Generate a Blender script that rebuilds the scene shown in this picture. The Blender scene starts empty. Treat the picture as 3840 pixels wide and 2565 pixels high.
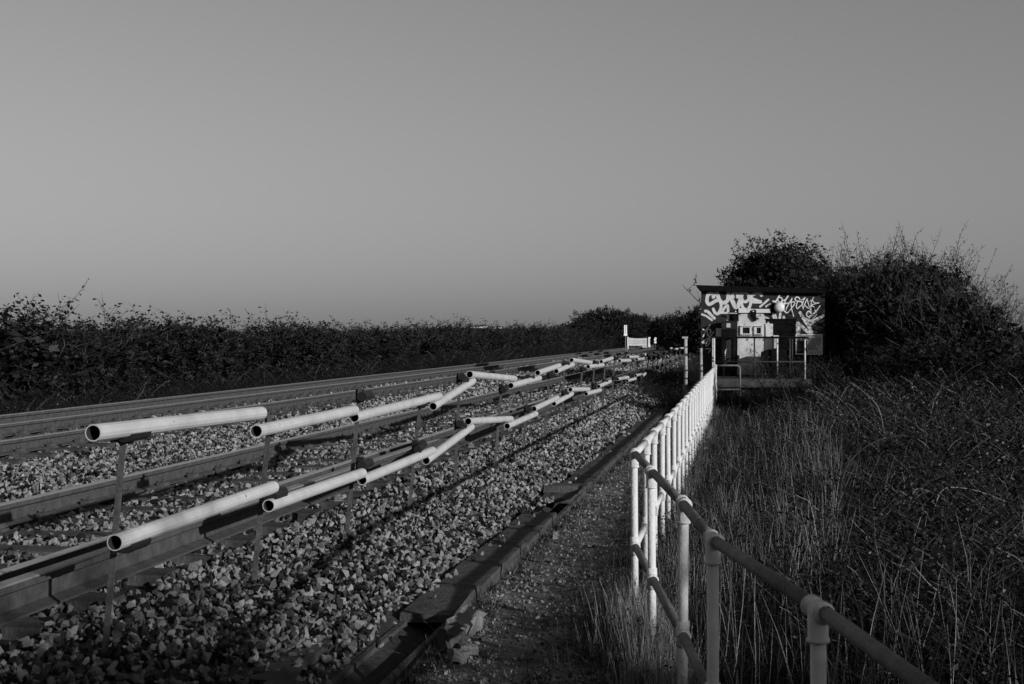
import bpy, math, random
import numpy as np
from mathutils import Vector, Matrix

scene = bpy.context.scene
COL = scene.collection

# ------------------------------------------------------------------ camera, sky, sun, exposure
EYE = 1.70
FPX = 5333.0                      # focal length in photograph pixels (50 mm on 36 mm film)
CX, HY = 1920.0, 1255.0           # optical axis column, horizon row
cam_d = bpy.data.cameras.new("camera")
cam_d.lens = 50.0; cam_d.sensor_width = 36.0
cam_d.clip_start = 0.05; cam_d.clip_end = 9000.0
cam_d.dof.use_dof = True; cam_d.dof.focus_distance = 13.0; cam_d.dof.aperture_fstop = 13.0
cam = bpy.data.objects.new("camera", cam_d); COL.objects.link(cam)
cam.location = (0, 0, EYE)
cam.rotation_euler = (math.radians(90) - math.atan((1282.5 - HY) / FPX), 0, 0)
scene.camera = cam

SUN_EL = math.radians(16.0)
SUN_AZ = math.radians(134.0)      # clockwise from +Y: behind the camera, to its right
SUN_DIR = Vector((math.sin(SUN_AZ) * math.cos(SUN_EL), math.cos(SUN_AZ) * math.cos(SUN_EL), math.sin(SUN_EL)))

world = bpy.data.worlds.new("World"); scene.world = world; world.use_nodes = True
nt = world.node_tree; nt.nodes.clear()
w_out = nt.nodes.new("ShaderNodeOutputWorld"); w_bg = nt.nodes.new("ShaderNodeBackground")
w_sky = nt.nodes.new("ShaderNodeTexSky"); w_sky.sky_type = 'NISHITA'; w_sky.sun_disc = False
w_sky.sun_elevation = SUN_EL; w_sky.sun_rotation = SUN_AZ
w_sky.air_density = 1.0; w_sky.dust_density = 0.6; w_sky.ozone_density = 1.0
w_bw = nt.nodes.new("ShaderNodeSeparateColor")
nt.links.new(w_sky.outputs[0], w_bw.inputs[0])
w_m1 = nt.nodes.new("ShaderNodeMath"); w_m1.operation = 'MULTIPLY'; w_m1.inputs[1].default_value = 0.30
w_m2 = nt.nodes.new("ShaderNodeMath"); w_m2.operation = 'MULTIPLY_ADD'; w_m2.inputs[1].default_value = 0.70
nt.links.new(w_bw.outputs["Green"], w_m1.inputs[0]); nt.links.new(w_bw.outputs["Blue"], w_m2.inputs[0])
nt.links.new(w_m1.outputs[0], w_m2.inputs[2])
nt.links.new(w_m2.outputs[0], w_bg.inputs["Color"])          # black-and-white film, mostly blue-sensitive
w_bg.inputs["Strength"].default_value = 0.059
nt.links.new(w_bg.outputs[0], w_out.inputs[0])

sun_d = bpy.data.lights.new("sun", 'SUN'); sun_d.energy = 4.8; sun_d.angle = math.radians(0.53)
sun_d.color = (1.0, 1.0, 1.0)
sun = bpy.data.objects.new("sun", sun_d); COL.objects.link(sun)
sun.rotation_euler = SUN_DIR.to_track_quat('Z', 'Y').to_euler()

scene.view_settings.view_transform = 'Standard'; scene.view_settings.look = 'None'
scene.view_settings.exposure = 0.0; scene.view_settings.gamma = 1.0
scene.view_settings.use_curve_mapping = False
scene.render.engine = 'CYCLES'
scene.cycles.max_bounces = 5; scene.cycles.diffuse_bounces = 2; scene.cycles.glossy_bounces = 2
scene.cycles.use_denoising = True

# ------------------------------------------------------------------ frames of reference
TH = math.atan(0.165)             # the railway runs a little to the right of the view
SN, CS = math.sin(TH), math.cos(TH)
def tf(l, s, z=0.0):              # l metres left of the line through the camera, s metres along the railway
    return Vector((s * SN - l * CS, s * CS + l * SN, z))
def tfn(l, s):
    return s * SN - l * CS, s * CS + l * SN
def at(px, py, Y):                # a photograph pixel at distance Y
    return Vector(((px - CX) * Y / FPX, Y, EYE - (py - HY) * Y / FPX))
def on_line(px, py, a):           # a photograph pixel in the upright plane X = 0.165 Y - a
    Y = a / (0.165 - (px - CX) / FPX)
    return at(px, py, Y)

# ------------------------------------------------------------------ materials
def mat(name, lo, hi, scale=8.0, rough=0.8, bump=0.0, bscale=None, detail=6.0, metal=0.0, stretch=None, spec=0.12, wear=None, trans=0.0, island=False):
    m = bpy.data.materials.new(name); m.use_nodes = True
    t = m.node_tree; N = t.nodes; L = t.links
    b = N["Principled BSDF"]
    b.inputs["Roughness"].default_value = rough; b.inputs["Metallic"].default_value = metal
    b.inputs["Specular IOR Level"].default_value = spec
    tc = N.new("ShaderNodeTexCoord"); vec = tc.outputs["Object"]
    if stretch:
        mp = N.new("ShaderNodeMapping"); mp.inputs["Scale"].default_value = stretch
        L.new(vec, mp.inputs[0]); vec = mp.outputs[0]
    n = N.new("ShaderNodeTexNoise"); n.inputs["Scale"].default_value = scale; n.inputs["Detail"].default_value = detail
    n.inputs["Roughness"].default_value = 0.65
    L.new(vec, n.inputs["Vector"])
    fac = n.outputs["Fac"]
    if island:
        oi = N.new("ShaderNodeObjectInfo"); gi = N.new("ShaderNodeNewGeometry")
        ad = N.new("ShaderNodeMath"); ad.operation = 'ADD'; L.new(oi.outputs["Random"], ad.inputs[0]); L.new(gi.outputs["Random Per Island"], ad.inputs[1])
        fr = N.new("ShaderNodeMath"); fr.operation = 'FRACT'; L.new(ad.outputs[0], fr.inputs[0])
        mx = N.new("ShaderNodeMath"); mx.operation = 'MULTIPLY_ADD'; mx.inputs[1].default_value = 0.55
        L.new(fr.outputs[0], mx.inputs[0])
        hf = N.new("ShaderNodeMath"); hf.operation = 'MULTIPLY_ADD'; hf.inputs[1].default_value = 0.9; hf.inputs[2].default_value = -0.22
        L.new(fac, hf.inputs[0]); L.new(hf.outputs[0], mx.inputs[2]); fac = mx.outputs[0]
    r = N.new("ShaderNodeValToRGB")
    r.color_ramp.elements[0].position = 0.3; r.color_ramp.elements[0].color = (lo, lo, lo, 1)
    r.color_ramp.elements[1].position = 0.7; r.color_ramp.elements[1].color = (hi, hi, hi, 1)
    L.new(fac, r.inputs[0]); col = r.outputs[0]
    if wear:                                   # (value, threshold, scale) flakes of dirt, rust or bare metal
        wv, wt, ws = wear
        n2 = N.new("ShaderNodeTexNoise"); n2.inputs["Scale"].default_value = ws; n2.inputs["Detail"].default_value = 8.0; n2.inputs["Roughness"].default_value = 0.7
        L.new(vec, n2.inputs["Vector"])
        r2 = N.new("ShaderNodeValToRGB"); r2.color_ramp.elements[0].position = wt; r2.color_ramp.elements[1].position = wt + 0.04
        L.new(n2.outputs["Fac"], r2.inputs[0])
        mxc = N.new("ShaderNodeMixRGB"); mxc.inputs[2].default_value = (wv, wv, wv, 1)
        L.new(r2.outputs[0], mxc.inputs[0]); L.new(col, mxc.inputs[1]); col = mxc.outputs[0]
    L.new(col, b.inputs["Base Color"])
    if bump:
        nb = N.new("ShaderNodeTexNoise"); nb.inputs["Scale"].default_value = bscale or scale * 4; nb.inputs["Detail"].default_value = 8.0
        L.new(vec, nb.inputs["Vector"])
        bp = N.new("ShaderNodeBump"); bp.inputs["Strength"].default_value = bump; bp.inputs["Distance"].default_value = 0.02
        L.new(nb.outputs["Fac"], bp.inputs["Height"]); L.new(bp.outputs[0], b.inputs["Normal"])
    return m

M = {}
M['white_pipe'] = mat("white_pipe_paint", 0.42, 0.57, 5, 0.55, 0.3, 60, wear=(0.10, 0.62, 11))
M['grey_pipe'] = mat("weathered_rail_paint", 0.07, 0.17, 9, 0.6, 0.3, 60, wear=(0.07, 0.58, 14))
M['tube'] = mat("tube_plastic", 0.33, 0.44, 6, 0.45, 0.05, wear=(0.2, 0.64, 12))
M['tube_inside'] = mat("tube_bore_shade", 0.02, 0.03, 6, 0.8)  # inside of the pale tube, coloured dark for the shade within
M['stake'] = mat("rusty_stake", 0.03, 0.09, 10, 0.65, 0.3, wear=(0.4, 0.66, 7))
M['bracket'] = mat("black_bracket", 0.012, 0.02, 10, 0.5)
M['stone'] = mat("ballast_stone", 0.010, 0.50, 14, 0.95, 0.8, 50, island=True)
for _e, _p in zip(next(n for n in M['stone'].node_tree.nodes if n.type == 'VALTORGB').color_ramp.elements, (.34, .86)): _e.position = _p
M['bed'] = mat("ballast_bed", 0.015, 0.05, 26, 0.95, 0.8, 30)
M['dirt'] = mat("path_dirt", 0.02, 0.19, 3.0, 0.95, 0.9, 40)
M['concrete'] = mat("weathered_concrete", 0.035, 0.085, 5, 0.9, 0.6, 50, wear=(0.03, 0.58, 6))
M['concrete_pale'] = mat("pale_concrete", 0.09, 0.2, 8, 0.9, 0.6, 50)
M['dark_concrete'] = mat("shaded_platform_concrete", 0.02, 0.07, 4, 0.9, 0.5, 40)  # concrete darkened to stand in for shade over the platform
M['sleeper'] = mat("dark_sleeper", 0.03, 0.085, 4, 0.9, 0.6, 30)
M['rail_side'] = mat("rail_rust", 0.035, 0.07, 12, 0.85, 0.3)
M['rail_top'] = mat("rail_polished_head", 0.40, 0.55, 20, 0.38, 0.0, metal=0.8)
M['cond_top'] = mat("conductor_rail_top", 0.16, 0.3, 14, 0.45, 0.1, metal=0.4)
M['porcelain'] = mat("insulator", 0.08, 0.16, 10, 0.4)
M['ground'] = mat("distant_ground", 0.025, 0.06, 0.05, 1.0)
M['soil'] = mat("field_soil", 0.008, 0.02, 3, 1.0, 0.8, 20)
M['hut'] = mat("hut_wall_paint", 0.018, 0.032, 5, 0.85, 0.3, 90)
M['roof'] = mat("roof_felt", 0.004, 0.009, 6, 0.95, 0.3, spec=0.03)
M['graffiti'] = mat("white_spray_paint", 0.40, 0.60, 9, 0.75, 0.1, wear=(0.2, 0.64, 40))
M['graffiti_thin'] = mat("white_marker_paint", 0.56, 0.66, 9, 0.6)
M['white_metal'] = mat("white_enclosure_paint", 0.48, 0.62, 6, 0.6, 0.1, wear=(0.22, 0.62, 7))
M['dirty_white'] = mat("stained_white_paint", 0.32, 0.58, 3.5, 0.7, 0.1, wear=(0.10, 0.58, 5))
M['black_metal'] = mat("black_metal", 0.004, 0.008, 8, 0.9, spec=0.05)
M['dark_metal'] = mat("dark_grey_metal", 0.012, 0.026, 6, 0.8)
M['rail_dark'] = mat("dark_handrail_paint", 0.012, 0.05, 10, 0.6, 0.2, wear=(0.4, 0.66, 9))
M['lamp'] = mat("lamp_globe", 0.52, 0.60, 6, 0.35)
M['print'] = mat("sign_print", 0.04, 0.06, 10, 0.8)
M['board'] = mat("faded_notice", 0.26, 0.56, 3, 0.6, 0.0, wear=(0.14, 0.62, 6))
M['glass'] = mat("dark_glass", 0.01, 0.015, 5, 0.15, spec=0.5)
M['post_wood'] = mat("peeling_post", 0.06, 0.46, 5, 0.8, 0.4, 30, stretch=(3, 3, 0.7))
M['white_wood'] = mat("white_wood", 0.62, 0.78, 6, 0.7)
M['bark'] = mat("bark", 0.025, 0.06, 8, 0.95, 0.5, 30)
M['twig'] = mat("twig_bark", 0.010, 0.075, 3, 0.9, island=True)
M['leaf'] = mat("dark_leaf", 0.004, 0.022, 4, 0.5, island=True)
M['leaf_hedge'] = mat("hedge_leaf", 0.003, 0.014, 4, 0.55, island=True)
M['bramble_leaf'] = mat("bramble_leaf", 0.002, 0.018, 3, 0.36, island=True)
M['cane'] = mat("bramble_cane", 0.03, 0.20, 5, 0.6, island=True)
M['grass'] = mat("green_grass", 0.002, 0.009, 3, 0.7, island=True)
M['pale_straw'] = mat("pale_sunlit_grass", 0.03, 0.32, 3, 0.8, island=True)  # dead grass, colour lightened for the sunlit corner patch; also pale field stalks
M['straw'] = mat("dead_straw", 0.005, 0.17, 3, 0.7, island=True)
M['hill'] = mat("far_hill", 0.03, 0.05, 0.02, 1.0)

# ------------------------------------------------------------------ mesh building
class MB:
    def __init__(s): s.v = []; s.f = []; s.n = 0; s.mi = []
    def add(s, verts, faces, mi=0):
        verts = np.asarray(verts, dtype=np.float32).reshape(-1, 3)
        s.v.append(verts); o = s.n
        if isinstance(faces, np.ndarray):
            s.f.append(faces.astype(np.int32) + o); s.mi.append(np.full(len(faces), mi, dtype=np.int32))
        else:
            by = {}
            for f in faces: by.setdefault(len(f), []).append(f)
            for k, fs in by.items():
                a = np.array(fs, dtype=np.int32) + o
                s.f.append(a); s.mi.append(np.full(len(a), mi, dtype=np.int32))
        s.n += len(verts)
    def box(s, c, size, rot=None, mi=0, jit=0.0, rng=None):
        x, y, z = [k / 2 for k in size]
        v = [Vector(p) for p in ((-x,-y,-z),(x,-y,-z),(x,y,-z),(-x,y,-z),(-x,-y,z),(x,-y,z),(x,y,z),(-x,y,z))]
        if jit: v = [p + Vector([rng.uniform(-jit, jit) for _ in range(3)]) for p in v]
        if rot is not None: v = [rot @ p for p in v]
        c = Vector(c)
        s.add([p + c for p in v], [(3,2,1,0),(4,5,6,7),(0,1,5,4),(1,2,6,5),(2,3,7,6),(3,0,4,7)], mi)
    def tube(s, pts, r, n=8, caps=True, mi=0):
        P = np.array([tuple(p) for p in pts], dtype=np.float64); k = len(P)
        R = np.full(k, r, dtype=np.float64) if np.isscalar(r) else np.asarray(r, dtype=np.float64)
        T = np.gradient(P, axis=0); T /= (np.linalg.norm(T, axis=1, keepdims=True) + 1e-12)
        d = P[-1] - P[0]
        ref = np.array((0, 0, 1.0)) if abs(d[2]) < 0.85 * (np.linalg.norm(d) + 1e-9) else np.array((0, 1.0, 0))
        A = np.cross(T, ref); A /= (np.linalg.norm(A, axis=1, keepdims=True) + 1e-9); B = np.cross(T, A)
        an = np.arange(n) * 2 * math.pi / n
        V = P[:, None, :] + R[:, None, None] * (np.cos(an)[None, :, None] * A[:, None, :] + np.sin(an)[None, :, None] * B[:, None, :])
        i = np.arange(k - 1)[:, None] * n; j = np.arange(n)[None, :]; j2 = (j + 1) % n
        F = np.stack([i + j, i + n + j, i + n + j2, i + j2], axis=-1).reshape(-1, 4)
        o = s.n
        s.add(V.reshape(-1, 3), F, mi)
        if caps:
            s.f.append(np.array([list(range(n))], dtype=np.int32) + o); s.mi.append(np.full(1, mi, dtype=np.int32))
            s.f.append(np.array([list(range((k - 1) * n, k * n))[::-1]], dtype=np.int32) + o); s.mi.append(np.full(1, mi, dtype=np.int32))
    def prism(s, poly, d0, d1, mp, mi=0):       # outline poly in (u, v), thickness from d0 to d1, mp(u, v, d) -> point
        n = len(poly)
        V = [mp(u, v, d0) for u, v in poly] + [mp(u, v, d1) for u, v in poly]
        F = [tuple(range(n)), tuple(range(2 * n - 1, n - 1, -1))] + [(i, n + i, n + (i + 1) % n, (i + 1) % n) for i in range(n)]
        s.add(V, F, mi)
    def mesh(s, name, mats, smooth=False):
        me = bpy.data.meshes.new(name)
        if not s.v: return me
        V = np.concatenate(s.v)
        me.vertices.add(len(V)); me.vertices.foreach_set("co", V.ravel())
        loops = np.concatenate([f.ravel() for f in s.f]); tot = np.concatenate([np.full(len(f), f.shape[1], dtype=np.int32) for f in s.f])
        st = np.zeros(len(tot), dtype=np.int32); st[1:] = np.cumsum(tot)[:-1]
        me.loops.add(len(loops)); me.loops.foreach_set("vertex_index", loops)
        me.polygons.add(len(tot)); me.polygons.foreach_set("loop_start", st); me.polygons.foreach_set("loop_total", tot)
        me.polygons.foreach_set("material_index", np.concatenate(s.mi))
        me.polygons.foreach_set("use_smooth", np.full(len(tot), bool(smooth)))
        for m in (mats if isinstance(mats, (list, tuple)) else [mats]): me.materials.append(m)
        me.update(calc_edges=True); me.validate()
        return me
    def build(s, name, mats, parent=None, smooth=False, loc=None):
        o = bpy.data.objects.new(name, s.mesh(name, mats, smooth)); COL.objects.link(o)
        if loc is not None: o.location = loc
        if parent is not None: o.parent = parent
        return o
def tag(o, label=None, cat=None, group=None, kind=None):
    if label: o['label'] = label
    if cat: o['category'] = cat
    if group: o['group'] = group
    if kind: o['kind'] = kind
    return o
def empty(name, label, cat, loc=(0, 0, 0), rz=0.0, group=None):
    o = bpy.data.objects.new(name, None); COL.objects.link(o); o.location = loc; o.rotation_euler = (0, 0, rz)
    o.empty_display_size = 0.2
    return tag(o, label, cat, group)
def inst(mesh, name, parent=None, loc=(0, 0, 0), rot=(0, 0, 0), sc=1.0):
    o = bpy.data.objects.new(name, mesh); COL.objects.link(o); o.location = loc; o.rotation_euler = rot
    o.scale = (sc, sc, sc) if np.isscalar(sc) else sc
    if parent is not None: o.parent = parent
    return o
def copy_tree(o, parent=None):
    c = o.copy(); COL.objects.link(c)
    if parent is not None: c.parent = parent
    for ch in [x for x in COL.objects if x.parent == o]: copy_tree(ch, c)
    return c

def scatter(name, P, rot, sc, idx, variants, parent=None):
    """one 'stuff' object: points carrying small pieces (stones, tufts) through geometry nodes"""
    me = bpy.data.meshes.new(name)
    P = np.asarray(P, dtype=np.float32); n = len(P)
    me.vertices.add(n); me.vertices.foreach_set("co", P.ravel())
    a = me.attributes.new("prot", 'FLOAT_VECTOR', 'POINT'); a.data.foreach_set("vector", np.asarray(rot, dtype=np.float32).ravel())
    a = me.attributes.new("pscale", 'FLOAT_VECTOR', 'POINT')
    sc = np.asarray(sc, dtype=np.float32)
    if sc.ndim == 1: sc = np.repeat(sc[:, None], 3, axis=1)
    a.data.foreach_set("vector", sc.ravel())
    a = me.attributes.new("pidx", 'INT', 'POINT'); a.data.foreach_set("value", np.asarray(idx, dtype=np.int32))
    o = bpy.data.objects.new(name, me); COL.objects.link(o)
    c = bpy.data.collections.new(name + "_pieces")
    for i, vm in enumerate(variants):
        vo = bpy.data.objects.new("%s_piece_%02d" % (name, i), vm); c.objects.link(vo)
    g = bpy.data.node_groups.new(name + "_scatter", 'GeometryNodeTree')
    g.interface.new_socket("Geometry", in_out='INPUT', socket_type='NodeSocketGeometry')
    g.interface.new_socket("Geometry", in_out='OUTPUT', socket_type='NodeSocketGeometry')
    N = g.nodes; L = g.links
    gi = N.new("NodeGroupInput"); go = N.new("NodeGroupOutput")
    ci = N.new("GeometryNodeCollectionInfo"); ci.inputs["Collection"].default_value = c
    ci.inputs["Separate Children"].default_value = True; ci.inputs["Reset Children"].default_value = True
    ip = N.new("GeometryNodeInstanceOnPoints"); ip.inputs["Pick Instance"].default_value = True
    def na(nm, ty):
        q = N.new("GeometryNodeInputNamedAttribute"); q.data_type = ty; q.inputs["Name"].default_value = nm
        return q.outputs[0]
    L.new(gi.outputs[0], ip.inputs["Points"]); L.new(ci.outputs[0], ip.inputs["Instance"])
    L.new(na("pidx", 'INT'), ip.inputs["Instance Index"]); L.new(na("prot", 'FLOAT_VECTOR'), ip.inputs["Rotation"])
    L.new(na("pscale", 'FLOAT_VECTOR'), ip.inputs["Scale"]); L.new(ip.outputs[0], go.inputs[0])
    md = o.modifiers.new("scatter", 'NODES'); md.node_group = g
    o['kind'] = 'stuff'
    if parent is not None: o.parent = parent
    return o

def vnoise(x, y, seed=0):
    """smooth value noise on numpy arrays"""
    xi = np.floor(x).astype(np.int64); yi = np.floor(y).astype(np.int64); xf = x - xi; yf = y - yi
    def h(a, b):
        n = (a * 374761393 + b * 668265263 + seed * 974711) & 0x7fffffff
        n = ((n ^ (n >> 13)) * 1274126177) & 0x7fffffff
        return ((n ^ (n >> 16)) & 0xffff) / 65535.0
    u = xf * xf * (3 - 2 * xf); v = yf * yf * (3 - 2 * yf)
    return (h(xi, yi) * (1 - u) + h(xi + 1, yi) * u) * (1 - v) + (h(xi, yi + 1) * (1 - u) + h(xi + 1, yi + 1) * u) * v
def fbm(x, y, seed=0): return vnoise(x, y, seed) * 0.6 + vnoise(x * 2.1, y * 2.1, seed + 7) * 0.28 + vnoise(x * 4.7, y * 4.7, seed + 13) * 0.12

def grid_mesh(L, S, zf, name, m, frame=True):
    LL, SS = np.meshgrid(L, S); ll, ss = LL.ravel(), SS.ravel()
    X, Y = tfn(ll, ss) if frame else (ll, ss)
    Z = zf(ll, ss)
    nl, ns = len(L), len(S)
    i = np.arange(ns - 1)[:, None] * nl; j = np.arange(nl - 1)[None, :]
    F = np.stack([i + j, i + j + 1, i + nl + j + 1, i + nl + j], axis=-1).reshape(-1, 4)
    if frame: F = F[:, ::-1]
    b = MB(); b.add(np.stack([X, Y, Z], axis=-1), F)
    o = b.build(name, m, smooth=True)
    return tag(o, kind='structure')

# ------------------------------------------------------------------ ground
R_ = 5000.0
b = MB(); b.add([(-R_, -300, -0.45), (R_, -300, -0.45), (R_, 7000, -0.45), (-R_, 7000, -0.45)], [(0, 1, 2, 3)])
tag(b.build("ground", M['ground']), kind='structure')

def bed_z(l):
    return np.interp(l, [1.45, 2.06, 2.2, 2.8, 3.1, 10.5, 11.6, 12.2], [-0.35, -0.05, 0.02, 0.19, 0.29, 0.30, -0.02, -0.5])
Sb = np.concatenate([np.arange(-6, 30, 0.25), np.arange(30, 90, 1.0), np.arange(90, 420, 10.0)])
Lb = np.concatenate([np.arange(1.45, 4.0, 0.12), np.arange(4.0, 12.3, 0.4)])
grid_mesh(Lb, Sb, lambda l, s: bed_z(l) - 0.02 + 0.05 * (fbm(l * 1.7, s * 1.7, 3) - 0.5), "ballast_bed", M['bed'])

def path_z(l, s): return -0.085 * np.clip((l - .6) / .6, 0, 1) + 0.07 * (fbm(l * 2.3, s * 2.3, 5) - 0.5) + 0.015 * (vnoise(l * 16, s * 16, 9) - 0.5)
grid_mesh(np.arange(0.1, 1.82, 0.05), np.concatenate([np.arange(-4, 22, 0.06), np.arange(22, 70, 0.5)]), path_z, "path", M['dirt'])

def field_z(l, s): return -0.02 + 0.16 * (fbm(l * 0.6 + 40, s * 0.6, 11) - 0.5) - 0.4 * np.clip((-l - 24) / 10, 0, 1)
grid_mesh(np.arange(-34, 0.2, 0.4), np.arange(-12, 80, 0.4), lambda l, s: field_z(l, s) - 0.05 * np.clip(l + 0.3, 0, 1), "field", M['soil'])

def verge_z(l, s): return -0.03 + 0.12 * (fbm(l * 0.7, s * 0.7, 21) - 0.5)
grid_mesh(np.arange(11.2, 24, 0.6), np.concatenate([np.arange(4, 80, 0.8), np.arange(80, 420, 8.0)]), verge_z, "verge", M['soil'])

# far hill with houses on the skyline
b = MB()
xs = np.linspace(-2600, 2600, 60)
top = 4 + 7 * fbm(xs / 420 + 3, xs * 0, 31)
top = np.where((xs > -220) & (xs < 0), np.maximum(top, 15.5), top)
rows = [(2300, 0.0), (2550, 0.8), (2700, 1.0), (2900, 0.9), (3300, -0.03)]
V = [(x, Y, -0.45 + t * k) for Y, k in rows for x, t in zip(xs, top)]
n = len(xs)
b.add(V, [(r * n + i, r * n + i + 1, (r + 1) * n + i + 1, (r + 1) * n + i) for r in range(len(rows) - 1) for i in range(n - 1)])
tag(b.build("hill", M['hill'], smooth=True), kind='structure')

# ------------------------------------------------------------------ railway tracks
RAIL_Z = 0.488
def rail_mesh(L, head_mat):
    prof = [(-.070, 0), (.070, 0), (.070, .012), (.012, .030), (.010, .105), (.035, .120), (.035, .152), (.028, .159), (-.028, .159), (-.035, .152), (-.035, .120), (-.010, .105), (-.012, .030), (-.070, .012)]
    b = MB(); n = len(prof)
    V = [(u, 0, v) for u, v in prof] + [(u, L, v) for u, v in prof]
    b.add(V, [tuple(range(n)), tuple(range(2 * n - 1, n - 1, -1))] + [(i, (i + 1) % n, n + (i + 1) % n, n + i) for i in range(n) if i not in (6, 7, 8)], 0)
    b.add(V, [(i, (i + 1) % n, n + (i + 1) % n, n + i) for i in (6, 7, 8)], 1)
    return b.mesh("rail", [M['rail_side'], head_mat])
rm_run = rail_mesh(330, M['rail_top']); rm_con = rail_mesh(330, M['cond_top'])
for v_ in rm_con.vertices: v_.co.x *= 1.25
rng = random.Random(5)
b = MB(); b.box((0, 0, 0), (2.5, .25, .14)); sl_mesh = b.mesh("sleeper", M['sleeper'])
b = MB()
b.tube([(0, 0, 0), (0, 0, .03), (0, 0, .03), (0, 0, .06), (0, 0, .06), (0, 0, .10)], [.07, .07, .045, .06, .035, .035], 8); ins_mesh = b.mesh("insulator", M['porcelain'])
b = MB()
for sx in (-1, 1): b.box((sx * .095, 0, .02), (.07, .12, .05)); b.tube([(sx * .1, 0, .04), (sx * .1, 0, .075)], .014, 6)
b.box((0, 0, .0), (.30, .15, .02)); ch_mesh = b.mesh("chair", M['rail_side'])
def track(lab, l1, l2, lcond, z):
    e = empty("railway_track", lab, "railway track", tf((l1 + l2) / 2, 0, z), -TH)
    c = (l1 + l2) / 2
    def ch(mesh, name, l, s, dz, rot=(0, 0, 0)):
        return inst(mesh, name, e, (c - l, s, dz), rot)
    for l in (l1, l2): ch(rm_run, "rail", l, -6, -.159)
    ch(rm_con, "conductor_rail", lcond, -6, -.159 + .076)
    for i in range(150):
        s = 2.0 + i * 0.72 + rng.uniform(-.02, .02)
        sl = ch(sl_mesh, "sleeper", c, s, -.159 - .073 + rng.uniform(-.008, .008), (0, rng.uniform(-.004, .004), rng.uniform(-.012, .012)))
        if i < 70:
            for l in (l1, l2): inst(ch_mesh, "rail_chair", sl, (c - l, 0, .08))
        if i % 4 == 1 and i < 90: ch(ins_mesh, "insulator", lcond, s, -.185)
    return e
track("nearer railway track with polished rails just behind the tube fence", 3.77, 5.27, 3.35, RAIL_Z)
track("further railway track with dull rails beside the dark hedge", 8.20, 9.70, 10.12, RAIL_Z + .03)

# ------------------------------------------------------------------ ballast stones
def hull_stone(seed):
    import bmesh
    r = random.Random(seed); bm = bmesh.new()
    sx, sy, sz = r.uniform(.8, 1.25), r.uniform(.7, 1.0), r.uniform(.5, .85)
    for _ in range(10):
        v = Vector((r.gauss(0, 1), r.gauss(0, 1), r.gauss(0, 1))).normalized() * r.uniform(.75, 1.15)
        bm.verts.new((v.x * sx, v.y * sy, v.z * sz))
    bmesh.ops.convex_hull(bm, input=bm.verts)
    loose = [v for v in bm.verts if not v.link_faces]
    bmesh.ops.delete(bm, geom=loose, context='VERTS')
    me = bpy.data.meshes.new("stone"); bm.to_mesh(me); bm.free(); me.materials.append(M['stone'])
    return me
stones = [hull_stone(100 + i) for i in range(10)]
nr = np.random.default_rng(3)
Pl, Ps, Pr = [], [], []
for (s0, s1, dens, r0, r1) in ((2.5, 12, 900, .015, .038), (12, 20, 620, .018, .041), (20, 34, 320, .025, .048), (34, 60, 100, .04, .07), (60, 100, 35, .055, .09)):
    nn = int((s1 - s0) * 9.1 * dens)
    l = nr.uniform(1.93, 11.0, nn); s = nr.uniform(s0, s1, nn); r = r0 + (r1 - r0) * nr.random(nn) ** 2.0
    Pl.append(l); Ps.append(s); Pr.append(r)
l = np.concatenate(Pl); s = np.concatenate(Ps); r = np.concatenate(Pr)
X, Y = tfn(l, s)
keep = (Y > 4.5) & (np.abs(X) < .36 * Y + 3.2)
keep &= ~((l < 2.10 + .16 * (vnoise(s * 1.3, s * 0, 8) - .45)) & (nr.random(len(l)) > .03 + .5 * (np.abs(s - 14.2) < .35)))
for lr in (3.35, 3.77, 5.27, 8.2, 9.7, 10.12): keep &= np.abs(l - lr) > .09
onsl = (np.abs(((s - 2.0 + .36) % .72) - .36) < .12) & ((np.abs(l - 4.52) < 1.25) | (np.abs(l - 8.95) < 1.25))
keep &= ~(onsl & (nr.random(len(l)) > .12))
l, s, r, X, Y = l[keep], s[keep], r[keep], X[keep], Y[keep]
Z = bed_z(l) + r * .3 + .05 * (fbm(l * 1.7, s * 1.7, 3) - .5) + nr.normal(0, .016, len(l))
Z = np.where(l < 2.09, .006 + r * .5, Z)
scatter("ballast_gravel", np.stack([X, Y, Z], -1), nr.uniform(0, 6.28, (len(l), 3)), r, nr.integers(0, 10, len(l)), stones)
# grit and small stones on the path
nn = 26000
s = 5.5 + 30 * nr.random(nn) ** 1.5; l = nr.uniform(.55, 1.76, nn); r = .004 + .017 * nr.random(nn) ** 3
X, Y = tfn(l, s)
grit = [hull_stone(200 + i) for i in range(6)]
M['grit'] = mat("path_grit", 0.03, 0.24, 9, 0.95, island=True)
for me in grit: me.materials[0] = M['grit']
scatter("path_gravel", np.stack([X, Y, path_z(l, s) + r * .3], -1), nr.uniform(0, 6.28, (nn, 3)), r, nr.integers(0, 6, nn), grit)
# pale rubble where the path meets the hut
nn = 260; c0 = at(2470, 1452, 44)
px = nr.normal(0, .45, nn); py = nr.normal(0, .9, nn)
rub = [hull_stone(300 + i) for i in range(4)]
for me in rub: me.materials[0] = M['white_metal']
scatter("rubble", np.stack([c0.x + px, c0.y + py, .05 + .22 * np.exp(-(px ** 2 + py ** 2 * .4) * 2) * nr.random(nn)], -1), nr.uniform(0, 6.28, (nn, 3)), .03 + .07 * nr.random(nn), nr.integers(0, 4, nn), rub)

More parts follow.
